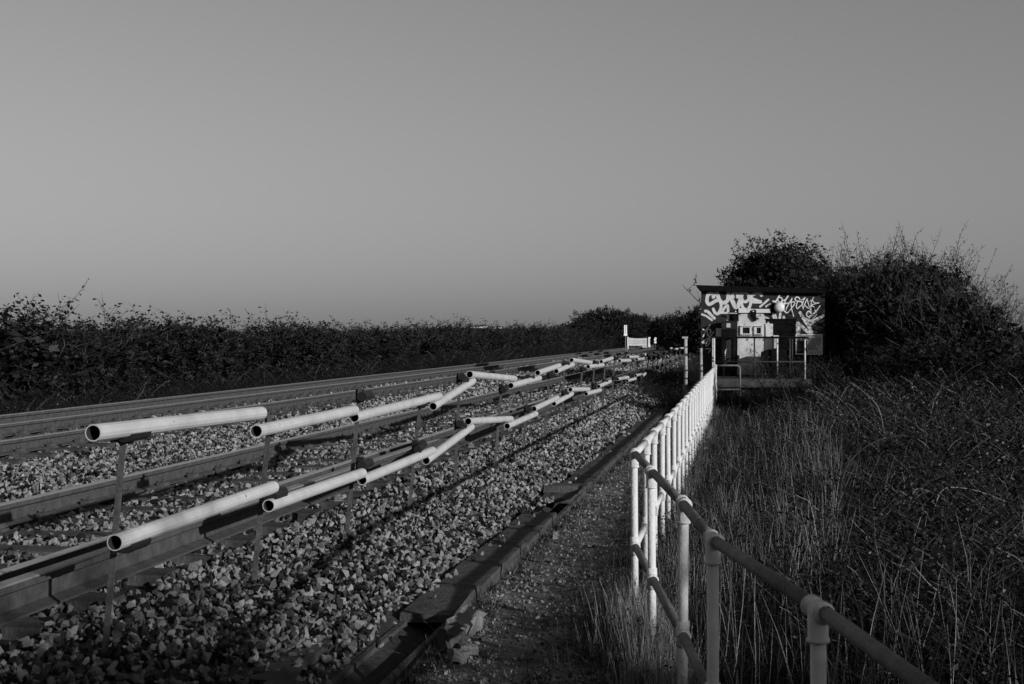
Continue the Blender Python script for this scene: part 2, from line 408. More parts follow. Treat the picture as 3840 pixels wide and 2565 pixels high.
# ------------------------------------------------------------------ concrete cable trough beside the path
L0, L1 = 1.775, 2.085
e = empty("cable_trough", "low concrete cable trough with lids along the dirt path", "cable trough", tf((L0 + L1) / 2, 8, 0), -TH)
b = MB()
for sx in (-1, 1): b.box((sx * .134, 16, -.135), (.035, 40, .175))
b.box((0, 16, -.20), (.23, 40, .04))
b.build("trough_wall", M['concrete'], e)
rng = random.Random(8)
lid_rng = random.Random(9)
lid_vars = []
for k in range(5):
    b = MB(); b.box((0, 0, 0), (.312, .985, .05), jit=.006, rng=lid_rng); lid_vars.append(b.mesh("lid", M['concrete']))
for i in range(36):
    y = .95 + i * 1.0
    if i in (5,): continue
    dz, rx, ry, rz = rng.uniform(-.006, .008), rng.uniform(-.008, .008), rng.uniform(-.012, .012), rng.uniform(-.015, .015)
    if i == 6: dz, rx = .045, .05
    inst(lid_vars[i % 5], "lid", e, (rng.uniform(-.01, .01), y, -.0205 + dz), (rx, ry, rz))
def chunk(name, label, cat, c, size, rot, m, seed, group=None):
    import bmesh
    rr = random.Random(seed); bm = bmesh.new()
    bmesh.ops.create_cube(bm, size=1.0)
    bmesh.ops.subdivide_edges(bm, edges=bm.edges[:], cuts=2, use_grid_fill=True)
    for v in bm.verts: v.co = Vector((v.co.x * size[0], v.co.y * size[1], v.co.z * size[2])) + Vector([rr.uniform(-1, 1) * .12 * min(size) for _ in range(3)])
    me = bpy.data.meshes.new(name); bm.to_mesh(me); bm.free(); me.materials.append(m)
    o = inst(me, name, None, c, rot); return tag(o, label, cat, group)
c = at(1742, 2280, 8.45); chunk("concrete_chunk", "long broken concrete chunk at the ruined end of the trough", "concrete chunk", (c.x, c.y, -.03), (.12, .36, .12), (.05, .35, -.3), M['concrete_pale'], 1)
c = at(1700, 2318, 8.1); chunk("concrete_chunk", "stubby broken concrete lump just below the long chunk", "concrete chunk", (c.x, c.y, -.04), (.13, .13, .10), (.2, .1, .5), M['concrete'], 2)
c = at(1755, 2330, 8.0); chunk("concrete_chunk", "small pale flat fragment lying right of the stubby lump", "concrete chunk", (c.x, c.y, -.07), (.10, .07, .05), (0, .1, .2), M['concrete_pale'], 3)
c = at(1716, 2372, 7.8); chunk("concrete_chunk", "rounded grey fragment below the stubby lump on the dirt", "concrete chunk", (c.x, c.y, -.06), (.09, .09, .06), (0, .2, .4), M['concrete_pale'], 4)
c = at(2082, 1960, 12.4); chunk("marker_block", "small pale square block against the trough side", "marker block", (c.x, c.y, -.05), (.055, .05, .07), (0, 0, .05), M['concrete_pale'], 5)
# loose lids and open channel in the foreground
def slab(label, l, s, z, size, rot, seed):
    b = MB(); b.box((0, 0, 0), size, jit=.008, rng=random.Random(seed))
    p = tf(l, s, z); o = b.build("trough_lid", M['concrete'], loc=p); o.rotation_euler = (rot[0], rot[1], -TH + rot[2]); return tag(o, label, "trough lid")
slab("fallen trough lid lying flat left of the ruined trough end", 2.36, 6.9, .05, (.36, .98, .05), (0, .06, .05), 1)
slab("tilted trough lid leaning over the open channel in the foreground", 2.05, 5.95, .0, (.30, 1.0, .05), (.03, .75, .03), 2)
slab("trough lid set upright across the channel beyond the gravel spill", 1.93, 14.85, .06, (.36, .07, .10), (0, 0, .1), 3)

# ------------------------------------------------------------------ white pipe handrail fence
RZ, MZ, PR, FR = 0.985, 0.43, 0.0212, 0.0275
fence = empty("pipe_handrail", "white tubular handrail fence running beside the path to the hut", "handrail", (0.741, 8.55, 0))
F0 = Vector((0.741, 8.55, 0))
near = [Vector(p) for p in ((.741, 8.55, 0), (.732, 7.40, 0), (.7236, 6.03, 0), (.700, 4.95, 0), (.802, 3.69, 0), (.862, 2.45, 0), (.93, 1.2, 0))]
def fl(Y): return Vector((.741 + .1635 * (Y - 8.55), Y, 0))
far = [fl(8.55 + .935 * i) for i in range(27)]
end = far[-1]
def rail_run(name, pts, z, m, r=PR):
    b = MB()
    for p, q in zip(pts[:-1], pts[1:]):
        b.tube([p + Vector((0, 0, z)) - F0, q + Vector((0, 0, z)) - F0], r, 10)
    return b.build(name, m, fence, smooth=True)
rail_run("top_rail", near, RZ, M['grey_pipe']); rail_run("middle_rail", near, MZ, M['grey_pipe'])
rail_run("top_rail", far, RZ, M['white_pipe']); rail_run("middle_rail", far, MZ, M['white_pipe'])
rngp = random.Random(4)
b = MB(); b.tube([(0, 0, -.35), (0, 0, RZ - .01)], PR, 14); post_mesh = b.mesh("post", M['white_pipe'], True)
def fitting(d1, d2, z, socket_down=True):
    b = MB(); c = Vector((0, 0, z))
    for d in (d1, d2):
        if d is None: continue
        b.tube([c, c + d * .050, c + d * .050, c + d * .058], [FR, FR, FR + .003, FR + .003], 14)
    if socket_down: b.tube([c + Vector((0, 0, .012)), c - Vector((0, 0, .075)), c - Vector((0, 0, .075)), c - Vector((0, 0, .084))], [FR, FR, FR + .003, FR + .003], 14)
    else: b.tube([c + Vector((0, 0, .055)), c - Vector((0, 0, .055))], FR, 14)
    return b.mesh("tee_fitting", M['white_pipe'], True)
def put_post(p, d1, d2, mesh_t=None, mesh_m=None):
    po = inst(post_mesh, "post", fence, p - F0, (rngp.uniform(-.008, .008), rngp.uniform(-.008, .008), rngp.uniform(0, 6)))
    po.rotation_euler[2] = 0
    inst(mesh_t or fitting(d1, d2, RZ), "rail_fitting", po); inst(mesh_m or fitting(d1, d2, MZ, False), "rail_fitting", po)
dirs = lambda a, b_: (b_ - a).normalized()
put_post(near[0], dirs(near[0], near[1]), dirs(near[0], far[1]))
for i in range(1, 7):
    put_post(near[i], dirs(near[i], near[i - 1]), dirs(near[i], near[i + 1]) if i < 6 else None)
fd = dirs(far[0], far[1]); mt, mm = fitting(fd, -fd, RZ), fitting(fd, -fd, MZ, False)
for p in far[1:]: put_post(p, None, None, mt, mm)
# return at the far end: a hooped end frame
b = MB(); q = Vector((.56, .05, 0)); o_ = end - F0
b.tube([o_ + Vector((0, 0, RZ)), o_ + q * .9 + Vector((0, 0, RZ)), o_ + q * .98 + Vector((0, 0, RZ - .03)), o_ + q + Vector((0, 0, RZ - .1)), o_ + q + Vector((0, 0, -.2))], PR * 1.15, 10)
b.tube([o_ + Vector((0, 0, MZ)), o_ + q + Vector((0, 0, MZ))], PR, 10)
b.build("end_frame", M['grey_pipe'], fence, smooth=True)

# ------------------------------------------------------------------ stake fence with loose tubes
A_ST = 2.85
tfen = empty("tube_fence", "dark stakes hung with two rows of pale tubes along the ballast", "fence", tf(A_ST * CS, 20, .25), 0)
TF0 = Vector(tfen.location)
stk = [((1576,1476),(1527,1921)), ((1721,1391),(1701,1822)), ((1879,1435),(1850,1766)), ((1979,1400),(1958,1706)), ((2058,1387),(2039,1645)), ((2115,1349),(2104,1613)),
       ((2181,1369),(2168,1580)), ((2228,1349),(2214,1556)), ((2269,1339),(2255,1535)), ((2304,1331),(2291,1512)), ((2338,1349),(2324,1496)), ((2366,1341),(2354,1486)), ((2392,1346),(2379,1470)),
       ((2409,1329),(2401,1458)), ((2432,1334),(2419,1452)), ((2448,1336),(2440,1441)), ((2466,1333),(2457,1434)), ((2485,1322),(2476,1425)), ((2500,1318),(2492,1416)), ((2514,1312),(2507,1408)), ((2537,1308),(2527,1398)), ((2550,1306),(2543,1389))]
def on_stake(px, py): return on_line(px, py, A_ST)
# the run carries on to the left, nearer the camera
left_st = []
for i in range(1, 4):
    s_top = on_stake(1576, 1476); d_ = on_stake(1879, 1435) - on_stake(1576, 1476); d_.z = 0
    p = s_top - d_.normalized() * 2.0 * i
    left_st.append(Vector((p.x, p.y, 1.22 + .1 * (i % 2))))
b = MB()
b.box((0, .035, 0), (.05, .055, .10)); b.tube([(.0, -.12, -.03), (.0, .12, -.03)], .007, 6); b.tube([(.05, -.10, 0), (.05, .12, 0)], .036, 10)
br_mesh = b.mesh("bracket", M['bracket'])
def put_stake(top, foot):
    top = top - TF0; foot = foot - TF0
    d = (top - foot).normalized()
    b = MB()
    w = .014
    pts = [foot - d * .3, top]
    # an angle-iron: two thin flanges
    side = Vector((CS, -SN, 0)); fw = Vector((SN, CS, 0))
    for u, v in ((side, fw), (fw, side)):
        V = []
        for p in pts:
            for a1, a2 in ((-.004, -.003), (.026, -.003), (.026, .003), (-.004, .003)): V.append(p + u * a1 + v * a2)
        b.add(V, [(0,1,2,3),(7,6,5,4),(0,4,5,1),(1,5,6,2),(2,6,7,3),(3,7,4,0)])
    so = b.build("stake", M['stake'], tfen)
    return so
b_rng = random.Random(2)
for (t, f) in stk:
    T = on_stake(*t); Fv = on_stake(*f); Fv.z = max(Fv.z, .10)
    so = put_stake(T, Fv)
    for k, z in enumerate((T.z - .07, .25 + (T.z - .25) * .52)):
        kf = (z - Fv.z) / (T.z - Fv.z); p = Fv.lerp(T, kf)
        inst(br_mesh, "bracket", so, p - TF0, (b_rng.uniform(-.2, .2), 0, -TH))
for T in left_st:
    so = put_stake(T, Vector((T.x - .1, T.y, .2)))
    for z in (T.z - .07, .75): inst(br_mesh, "bracket", so, Vector((T.x, T.y, z)) - TF0, (0, 0, -TH))
tubes = [((1300,1565),(1623,1486)), ((1601,1524),(1753,1429)), ((1741,1404),(1912,1420)), ((1898,1446),(2007,1418)), ((2001,1398),(2083,1371)), ((2072,1392),(2135,1366)),
         ((2130,1350),(2203,1360)), ((2194,1375),(2250,1369)), ((2244,1356),(2285,1343)), ((2314,1353),(2354,1352)), ((2347,1339),(2383,1338)), ((2380,1348),(2405,1345)), ((2407,1332),(2420,1324)),
         ((2420,1333),(2443,1332)), ((2444,1323),(2460,1323)), ((2462,1331),(2478,1334)), ((2485,1322),(2496,1320)), ((2503,1306),(2513,1306)), ((2525,1309),(2536,1308)), ((2545,1305),(2559,1306)),
         ((1330,1800),(1599,1690)), ((1574,1727),(1747,1601)), ((1735,1580),(1898,1571)), ((1884,1598),(1993,1552)), ((1987,1533),(2075,1492)), ((2063,1514),(2131,1477)), ((2126,1461),(2195,1460)),
         ((2186,1477),(2240,1463)), ((2234,1449),(2278,1430)), ((2306,1422),(2346,1415)), ((2343,1428),(2374,1420)), ((2375,1408),(2397,1403)), ((2400,1411),(2414,1399)), ((2416,1387),(2437,1383)),
         ((2438,1392),(2453,1389)), ((2479,1369),(2492,1362))]
def put_tube(p, q):
    p = p - TF0; q = q - TF0; d = (q - p); L_ = d.length; d.normalize()
    R0 = .0375
    b = MB()
    b.tube([p, q], R0, 14, caps=False)
    for e0, e1 in ((p, p + d * .35), (q, q - d * .1)):    # wall thickness ring, and bore coloured dark as inner shade
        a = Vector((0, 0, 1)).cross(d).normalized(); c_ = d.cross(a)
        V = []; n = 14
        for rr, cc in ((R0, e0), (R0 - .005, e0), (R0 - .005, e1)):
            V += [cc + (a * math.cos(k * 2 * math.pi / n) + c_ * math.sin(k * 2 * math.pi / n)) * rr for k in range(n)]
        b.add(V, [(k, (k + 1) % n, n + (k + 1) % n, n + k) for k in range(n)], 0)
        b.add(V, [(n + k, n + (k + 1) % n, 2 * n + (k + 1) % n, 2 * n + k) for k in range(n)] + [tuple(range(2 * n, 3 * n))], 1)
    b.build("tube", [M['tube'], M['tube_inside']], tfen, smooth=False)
off = Vector((CS, -SN, 0)) * .055
for a_, b_ in tubes: put_tube(on_stake(*a_) + off, on_stake(*b_) + off)
pp = on_stake(1300, 1565); lp = on_stake(1330, 1800)
for q0, z1, z2 in ((pp, 1.15, 1.28), (lp, .70, .78)):
    d_ = Vector((SN, CS, 0)) * 2.05
    put_tube(q0 - d_ + Vector((0, 0, z1 - q0.z)) + off, q0 + Vector((0, 0, .05)) + off)
    put_tube(q0 - 2 * d_ + Vector((0, 0, z2 - q0.z)) + off, q0 - d_ * .96 + Vector((0, 0, z1 - q0.z + .1)) + off)

# ------------------------------------------------------------------ the relay hut
HYD = 37.6
SC = HYD / FPX * (700 / 2195.0)
HUT_RZ = -TH * .95
def hx(zx): return (zx - 1127) * SC             # hut frame: x along the front wall, z up; zx, zy measured on the photograph's hut crop
hut_c = at(2500 + 1127 * 700 / 2195.0, HY, HYD)
def hz(zy): return EYE + (HY - 1000 - zy * 700 / 2195.0) * HYD / FPX
PLAT = 0.60
hut = empty("relay_hut", "dark flat-roofed hut with white graffiti on its front wall", "hut", (hut_c.x, HYD, PLAT), HUT_RZ)
def hp(zx, zy, d): return Vector((hx(zx), -d, hz(zy) - PLAT))     # d metres in front of the wall
b = MB()
xl, xr = hx(410), hx(1845); zl, zr = hz(262) - PLAT, hz(300) - PLAT
V = [(xl, 0, -.1), (xr, 0, -.1), (xr, 2.8, -.1), (xl, 2.8, -.1), (xl, 0, zl), (xr, 0, zr), (xr, 2.8, zr), (xl, 2.8, zl)]
b.add(V, [(3,2,1,0),(4,5,6,7),(0,1,5,4),(1,2,6,5),(2,3,7,6),(3,0,4,7)])
b.build("wall", M['hut'], hut)
# roof slab with a coved eave
b = MB()
def rp(u, v, d): return Vector((u, d, v))
L_, R__ = hx(360), hx(1862); tl, tr = hz(214) - PLAT, hz(268) - PLAT; bl, br2 = hz(283) - PLAT, hz(318) - PLAT
b.prism([(L_, tl), (L_, tl - .055), (hx(412) + .003, bl), (xr + .004, br2), (R__, tr - .06), (R__, tr)], -.16, 2.95, rp)
b.build("roof", M['roof'], hut)
b = MB(); b.box(hp(1127, 232, .175) + Vector((0, 0, -.0)), (.02, .02, .02)); 
# graffiti strokes: crops H1, H2, H3 of the photograph mapped onto the wall
def H1(x, y): return (313.5 + .4 * x, 188 + .4 * y)
def H2(x, y): return (1065.8 + .4 * x, 188 + .4 * y)
def H3(x, y): return (313.5 + .44 * x, 752 + .44 * y)
gr_n = [0]
def smooth(pts, k=6):
    P = [Vector((p[0], p[1], 0)) for p in pts]
    if len(P) < 3: return P
    P = [P[0]] + P + [P[-1]]; out = []
    for i in range(1, len(P) - 2):
        for j in range(k):
            t = j / k; a, b_, c, d = P[i - 1], P[i], P[i + 1], P[i + 2]
            out.append(.5 * ((2 * b_) + (c - a) * t + (2 * a - 5 * b_ + 4 * c - d) * t * t + (3 * b_ - a - 3 * c + d) * t ** 3))
    out.append(P[-2]); return out
def stroke(b, pts, w, mp, k=.4):
    P = [Vector((*mp(p.x, p.y), 0)) for p in smooth(pts)]; w = w * k / 2
    rr = random.Random(gr_n[0]); gr_n[0] += 1; d = .004 + gr_n[0] * .00025
    Lf, Rt = [], []
    for i, p in enumerate(P):
        t = (P[min(i + 1, len(P) - 1)] - P[max(i - 1, 0)])
        if t.length < 1e-6: t = Vector((1, 0, 0))
        t.normalize(); nrm = Vector((-t.y, t.x, 0)); ww = w * rr.uniform(.9, 1.08)
        Lf.append(p + nrm * ww); Rt.append(p - nrm * ww)
    V = Lf + Rt; n = len(P)
    b.add([hp(v.x, v.y, d) for v in V], [(i, i + 1, n + i + 1, n + i) for i in range(n - 1)])
    for j, c in enumerate((P[0], P[-1])):
        m = 12
        b.add([hp(c.x + math.cos(a * 6.2832 / m) * w, c.y + math.sin(a * 6.2832 / m) * w, d + .0001 * (j + 1)) for a in range(m)], [tuple(range(m))])
b = MB()
for w, pts in ((100, [(600,420),(620,350),(540,310),(450,350),(420,450),(420,560),(470,630),(560,600),(650,540),(740,500)]),
               (115, [(710,290),(740,400),(790,520),(880,590),(980,560),(1030,470),(1040,300)]),
               (85, [(820,600),(830,720),(780,850),(720,920),(650,880),(600,770)]),
               (72, [(860,850),(950,710),(1020,670),(1030,800),(1030,1100)]),
               (62, [(700,925),(850,880),(1000,890),(1270,910)]),
               (85, [(1180,430),(1160,330),(1230,300),(1300,330),(1300,420)]),
               (120, [(1100,430),(1170,560),(1230,690),(1290,730),(1340,640),(1390,480),(1410,310)]),
               (85, [(1450,310),(1430,450),(1490,550),(1570,550),(1630,470),(1620,350),(1540,300),(1450,310)]),
               (85, [(1420,560),(1450,700),(1540,790),(1640,740),(1690,600),(1690,420)]),
               (95, [(2000,370),(1960,325),(1850,320),(1740,360),(1700,420),(1740,470),(1850,520),(1970,560)]),
               (85, [(1690,560),(1850,570),(1980,570)]),
               (62, [(270,930),(400,980),(560,1100)]), (85, [(370,830),(440,850),(520,930),(630,1040)])):
    stroke(b, pts, w, H1)
b.build("graffiti_lettering", M['graffiti'], hut)
b = MB()
for w, pts in ((60, [(85,705),(320,500)]), (75, [(270,700),(370,650)]), (62, [(450,910),(480,1050)]), (58, [(520,950),(550,1050)]), (70, [(665,910),(650,1050)]), (80, [(770,1010),(772,1045)]), (40, [(250,1020),(335,1060)])):
    stroke(b, pts, w, H2)
b.build("graffiti_slashes", M['graffiti'], hut)
b = MB()
for w, pts in ((95, [(1240,890),(1310,1010),(1400,1160),(1480,1280),(1570,1440)]), (90, [(1310,1020),(1440,1105),(1580,1125),(1720,1070),(1890,985)]), (62, [(1510,1250),(1650,1150)]),
               (120, [(1180,1210),(1185,1500)]), (95, [(1190,1210),(1290,1290),(1430,1420),(1560,1500)])):
    stroke(b, pts, w, H2)
b.build("graffiti_arrow", M['graffiti'], hut)
b = MB()
for w, pts in ((42, [(455,550),(540,545),(600,450),(645,375)]), (30, [(600,540),(590,470),(650,435),(715,470),(710,545),(650,580),(600,540)]), (26, [(460,550),(600,600),(720,560)]),
               (40, [(890,392),(820,500),(740,530)]), (30, [(820,500),(790,620),(770,800),(800,860)]), (27, [(700,580),(800,620),(930,590),(1060,570),(1080,620),(1000,740),(900,860),(840,890),(820,850),(850,740),(930,590),(1005,460)]),
               (24, [(1005,460),(980,600),(990,760),(1050,990)]), (34, [(1230,495),(1190,440),(1130,430),(1090,480),(1110,530),(1180,550),(1260,560),(1300,600)]),
               (26, [(1180,550),(1140,620),(1130,720),(1160,765),(1230,700),(1300,640),(1330,540),(1380,440)]), (24, [(1310,600),(1290,650),(1310,730)]), (22, [(1370,450),(1275,520)]), (22, [(1350,650),(1320,790)]),
               (26, [(1440,480),(1400,560),(1370,660),(1440,730),(1540,800)]), (24, [(1440,500),(1480,650),(1550,840)]), (24, [(1545,830),(1545,680),(1570,540),(1620,440)]), (20, [(1520,550),(1595,500)]),
               (26, [(1590,530),(1660,600),(1780,595)]), (26, [(1780,600),(1560,665),(1630,720),(1670,830),(1680,905)]), (28, [(1815,670),(1690,850),(1570,930)]),
               (34, [(1485,840),(1540,880),(1545,950),(1485,1010),(1425,960),(1425,890),(1485,840)]), (22, [(1425,920),(1540,905)]), (24, [(1520,1000),(1710,940),(1580,1080)]), (24, [(1700,870),(1520,1010),(1490,1085)])):
    stroke(b, pts, w, H2)
b.build("graffiti_signature", M['graffiti_thin'], hut)
b = MB()
for w, pts in ((36, [(300,1370),(380,1390),(500,1250)]), (28, [(380,1390),(355,1480),(300,1590)]), (28, [(500,1490),(530,1430),(500,1370),(440,1385),(415,1450),(440,1568)])): stroke(b, pts, w, H1)
for w, pts in ((24, [(375,0),(390,90),(450,170),(380,220),(260,300),(255,325),(320,320),(430,250),(480,140),(560,30)]), (20, [(460,240),(440,340),(370,410),(350,380),(400,260)]), (18, [(340,490),(470,490),(420,590)])): stroke(b, pts, w, H3, .44)
b.build("graffiti_scrawl", M['graffiti_thin'], hut)

# white door leaf with two bolted inspection windows
def wall_box(name, zx0, zy0, zx1, zy1, d0, d1, m, parent=hut):
    b = MB(); b.prism([(hx(zx0), hz(zy0) - PLAT), (hx(zx1), hz(zy0) - PLAT), (hx(zx1), hz(zy1) - PLAT), (hx(zx0), hz(zy1) - PLAT)], d0, d1, lambda u, v, d: Vector((u, -d, v)))
    return b.build(name, m, parent)
door = MB(); door.prism([(hx(x), hz(y) - PLAT) for x, y in ((836, 548), (1130, 548), (1160, 590), (1160, 660), (1240, 690), (1240, 1275), (836, 1275))], .02, .06, lambda u, v, d: Vector((u, -d, v)))
door_o = door.build("door", M['dirty_white'], hut)
wall_box("lintel_beam", 850, 488, 1218, 543, .02, .09, M['white_metal'])
for (x0, y0, x1, y1) in ((868, 692, 1000, 808), (1030, 695, 1130, 808)):
    fr = MB()
    for (a0, b0, a1, b1) in ((x0, y0, x1, y0 + 22), (x0, y1 - 22, x1, y1), (x0, y0 + 22, x0 + 28, y1 - 22), (x1 - 22, y0 + 22, x1, y1 - 22)):
        fr.prism([(hx(a0), hz(b0) - PLAT), (hx(a1), hz(b0) - PLAT), (hx(a1), hz(b1) - PLAT), (hx(a0), hz(b1) - PLAT)], .062, .105, lambda u, v, d: Vector((u, -d, v)))
    fo = fr.build("window_frame", M['white_metal'], door_o)
    wall_box("window_pane", x0 + 28, y0 + 22, x1 - 22, y1 - 22, .061, .07, M['glass'], door_o)
    bo = MB()
    for k in range(5):
        for yy in (y0 + 10, y1 - 10):
            p = hp(x0 + 14 + k * (x1 - x0 - 28) / 4, yy, .106); bo.tube([p, p - Vector((0, .012, 0))], .013, 6)
    bo.build("window_bolts", M['black_metal'], door_o)
# hoist brackets and rod above the door
for poly, hole in (([(775,548),(785,528),(800,510),(826,503),(850,512),(850,640),(800,640),(775,575)], (815,527)), ([(985,532),(1000,510),(1028,503),(1053,512),(1053,640),(1030,640),(985,585)], (1020,525))):
    b = MB(); b.prism([(hx(x), hz(y) - PLAT) for x, y in poly], .09, .115, lambda u, v, d: Vector((u, -d, v)))
    bo = b.build("hoist_bracket", M['black_metal'], hut)
    b = MB(); p = hp(hole[0], hole[1], .116); b.tube([p, p - Vector((0, .006, 0))], .02, 10); b.build("eye_bolt", M['white_metal'], bo)
    wall_box("bracket_arm", poly[3][0] + 8, 600, poly[3][0] + 22, 620, .06, .088, M['black_metal'])
b = MB(); b.tube([hp(850, 546, .075), hp(1216, 546, .075)], .013, 8); b.tube([hp(1010, 486, .12), hp(1225, 486, .12)], .011, 8); b.build("hoist_rod", M['black_metal'], hut)
b = MB(); b.tube([hp(735, 550, .13), hp(830, 550, .19)], .016, 8); b.build("latch_rod", M['white_metal'], hut)
# bulkhead lamp; the black disc set left stands in for the globe's shadow
b = MB(); p = hp(1262, 480, 0); b.tube([p - Vector((0, .004, 0)), p - Vector((0, .07, 0))], .115, 20)
lamp = b.build("lamp_shadow_backing", M['black_metal'], hut)
b = MB(); p = hp(1320, 480, 0); b.tube([hp(1290, 480, .06), hp(1318, 480, .14)], .05, 10)
b.tube([p - Vector((0, .13, 0)), p - Vector((0, .16, 0)), p - Vector((0, .20, 0)), p - Vector((0, .215, 0))], [.125, .135, .10, .03], 22); b.build("lamp_globe", M['lamp'], lamp, smooth=True)
# dark shutter
wall_box("shutter", 1166, 622, 1510, 1100, .012, .05, M['black_metal'])
wall_box("shutter_head", 1160, 612, 1516, 624, .012, .075, M['black_metal'])
# notice board
nb = wall_box("notice_board", 1512, 800, 1812, 1030, .02, .04, M['board'])
b = MB()
for (a0, b0, a1, b1) in ((1508, 795, 1816, 803), (1508, 1024, 1816, 1032), (1508, 803, 1516, 1024), (1808, 803, 1816, 1024)):
    b.prism([(hx(a0), hz(b0) - PLAT), (hx(a1), hz(b0) - PLAT), (hx(a1), hz(b1) - PLAT), (hx(a0), hz(b1) - PLAT)], .042, .05, lambda u, v, d: Vector((u, -d, v)))
b.build("board_frame", M['white_wood'], nb)
wall_box("notice_panel", 1522, 868, 1640, 1018, .0415, .043, M['dark_metal'], nb)
b = MB(); rr = random.Random(1)
for i in range(13):
    y = 812 + i * 13; x = 1652 if i > 3 else 1530
    while x < 1790 - (rr.random() < .3) * 60:
        w = rr.uniform(12, 40)
        b.prism([(hx(x), hz(y) - PLAT), (hx(min(x + w, 1798)), hz(y) - PLAT), (hx(min(x + w, 1798)), hz(y + 6) - PLAT), (hx(x), hz(y + 6) - PLAT)], .0405, .0412, lambda u, v, d: Vector((u, -d, v))); x += w + 6
b.build("notice_print", M['print'], nb)
b = MB(); b.tube([hp(1530, 848, .046), hp(1540, 832, .046), hp(1556, 832, .046), hp(1566, 848, .046)], .012, 6); b.build("notice_emblem", M['white_wood'], nb)

# things standing on the platform in front of the hut wall
def hw(zx, zy, d):                              # hut frame to world
    return Matrix.Rotation(HUT_RZ, 4, 'Z') @ hp(zx, zy, d) + Vector((hut_c.x, HYD, PLAT))
def cabinet(name, label, cat, zx0, zy0, zx1, zy1, d0, d1, m, extra=None):
    e = empty(name, label, cat, hw((zx0 + zx1) / 2, zy1, (d0 + d1) / 2), HUT_RZ)
    w = abs(hx(zx1) - hx(zx0)); h = hz(zy0) - hz(zy1)
    b = MB(); b.box((0, 0, h / 2), (w, d1 - d0, h)); b.build("body", m, e)
    if extra: extra(e, w, d1 - d0, h)
    return e
def ex_white(e, w, d, h):
    b = MB(); b.box((-w * .12, 0, h + .012), (w * .42, d * .6, .022)); b.box((w * .0 - w * .12, 0, h + .038), (.022, .02, .03)); b.build("lifting_lug", M['white_metal'], e)
    b = MB(); b.box((0, -d / 2 - .006, h * .5), (w * .86, .01, h * .92)); b.build("door", M['white_metal'], e)
cabinet("electric_cabinet", "tall white electrical cabinet with a lifting lug beside the black shutter", "cabinet", 1158, 672, 1246, 1270, .062, .085, M['white_metal'], ex_white)
def ex_small(e, w, d, h):
    b = MB(); b.box((0, 0, h + .026), (w * 1.25, d * 1.2, .05)); b.build("cap", M['white_metal'], e)
    b = MB(); b.box((0, 0, -.35), (w * .4, d * .4, .69)); b.build("pedestal", M['dark_metal'], e)
cabinet("junction_box", "small stained junction box with an overhanging cap", "junction box", 1256, 830, 1306, 960, .10, .24, M['dirty_white'], ex_small)
def ex_grey(e, w, d, h):
    b = MB(); b.box((0, -.01, h + .013), (w * 1.06, d * 1.1, .025)); b.build("lid", M['dark_metal'], e)
    b = MB(); b.box((0, -d / 2 - .006, h * .27), (w * .9, .01, h * .5)); b.build("door", M['black_metal'], e)
    b = MB(); b.box((-w * .05, -d / 2 - .006, h * .77), (w * .26, .008, h * .28)); b.build("paper_label", M['dirty_white'], e)
    for sx in (-1, 1):
        b = MB(); b.box((sx * w * .42, 0, -.48), (.04, .04, .96)); b.build("leg", M['black_metal'], e)
cabinet("meter_cabinet", "dark grey meter cabinet on legs left of the white door", "cabinet", 652, 650, 830, 826, .10, .34, M['dark_metal'], ex_grey)
o = wall_box("warning_plate", 584, 724, 648, 826, .02, .035, M['white_metal'])
def pipe_stand(label, zx):
    e = empty("valve_pipe", label, "pipe", hw(zx, 0, .30).to_2d().to_3d() + Vector((0, 0, PLAT)), HUT_RZ)
    H = hz(845) - PLAT
    b = MB(); b.tube([(0, 0, -.01), (0, 0, H)], .052, 14); b.build("pipe", M['black_metal'], e, smooth=True)
    for z in (H - .02, H * .80, H * .58, H * .36):
        b = MB(); b.tube([(0, 0, z - .014), (0, 0, z + .014)], .075, 14); b.build("flange", M['black_metal'], e)
    b = MB(); b.tube([(-.11, -.03, H * .47), (.11, -.03, H * .47)], .017, 8); b.build("valve_handle", M['black_metal'], e)
pipe_stand("black flanged valve pipe below the meter cabinet, left one of the two", 664)
pipe_stand("black flanged valve pipe below the meter cabinet, right one of the two", 788)
b = MB(); q0 = hw(692, 1240, .22); q1 = hw(762, 1240, .22)
b.tube([q0, hw(692, 1000, .22), hw(705, 972, .22), hw(726, 965, .22), hw(748, 972, .22), hw(762, 1000, .22), q1], .022, 8)
tag(b.build("hoop_pipe", M['dirty_white'], smooth=True), "thin white hooped pipe between the two black valve pipes", "pipe")
b = MB()
b.prism([(hx(x), hz(y) - PLAT) for x, y in ((1100, 1270), (1105, 1000), (1190, 968), (1415, 968), (1425, 1270))], .45, .95, lambda u, v, d: Vector((u, -d, v)))
o = b.build("storage_bin", M['black_metal'], loc=(hut_c.x, HYD, PLAT)); o.rotation_euler = (0, 0, HUT_RZ); tag(o, "low black sloping bin on the platform in front of the shutter", "bin")
b = MB(); b.prism([(hx(x), hz(y) - PLAT) for x, y in ((1500, 1010), (1505, 1000), (1800, 965), (1802, 990))], .55, .60, lambda u, v, d: Vector((u, -d, v)))

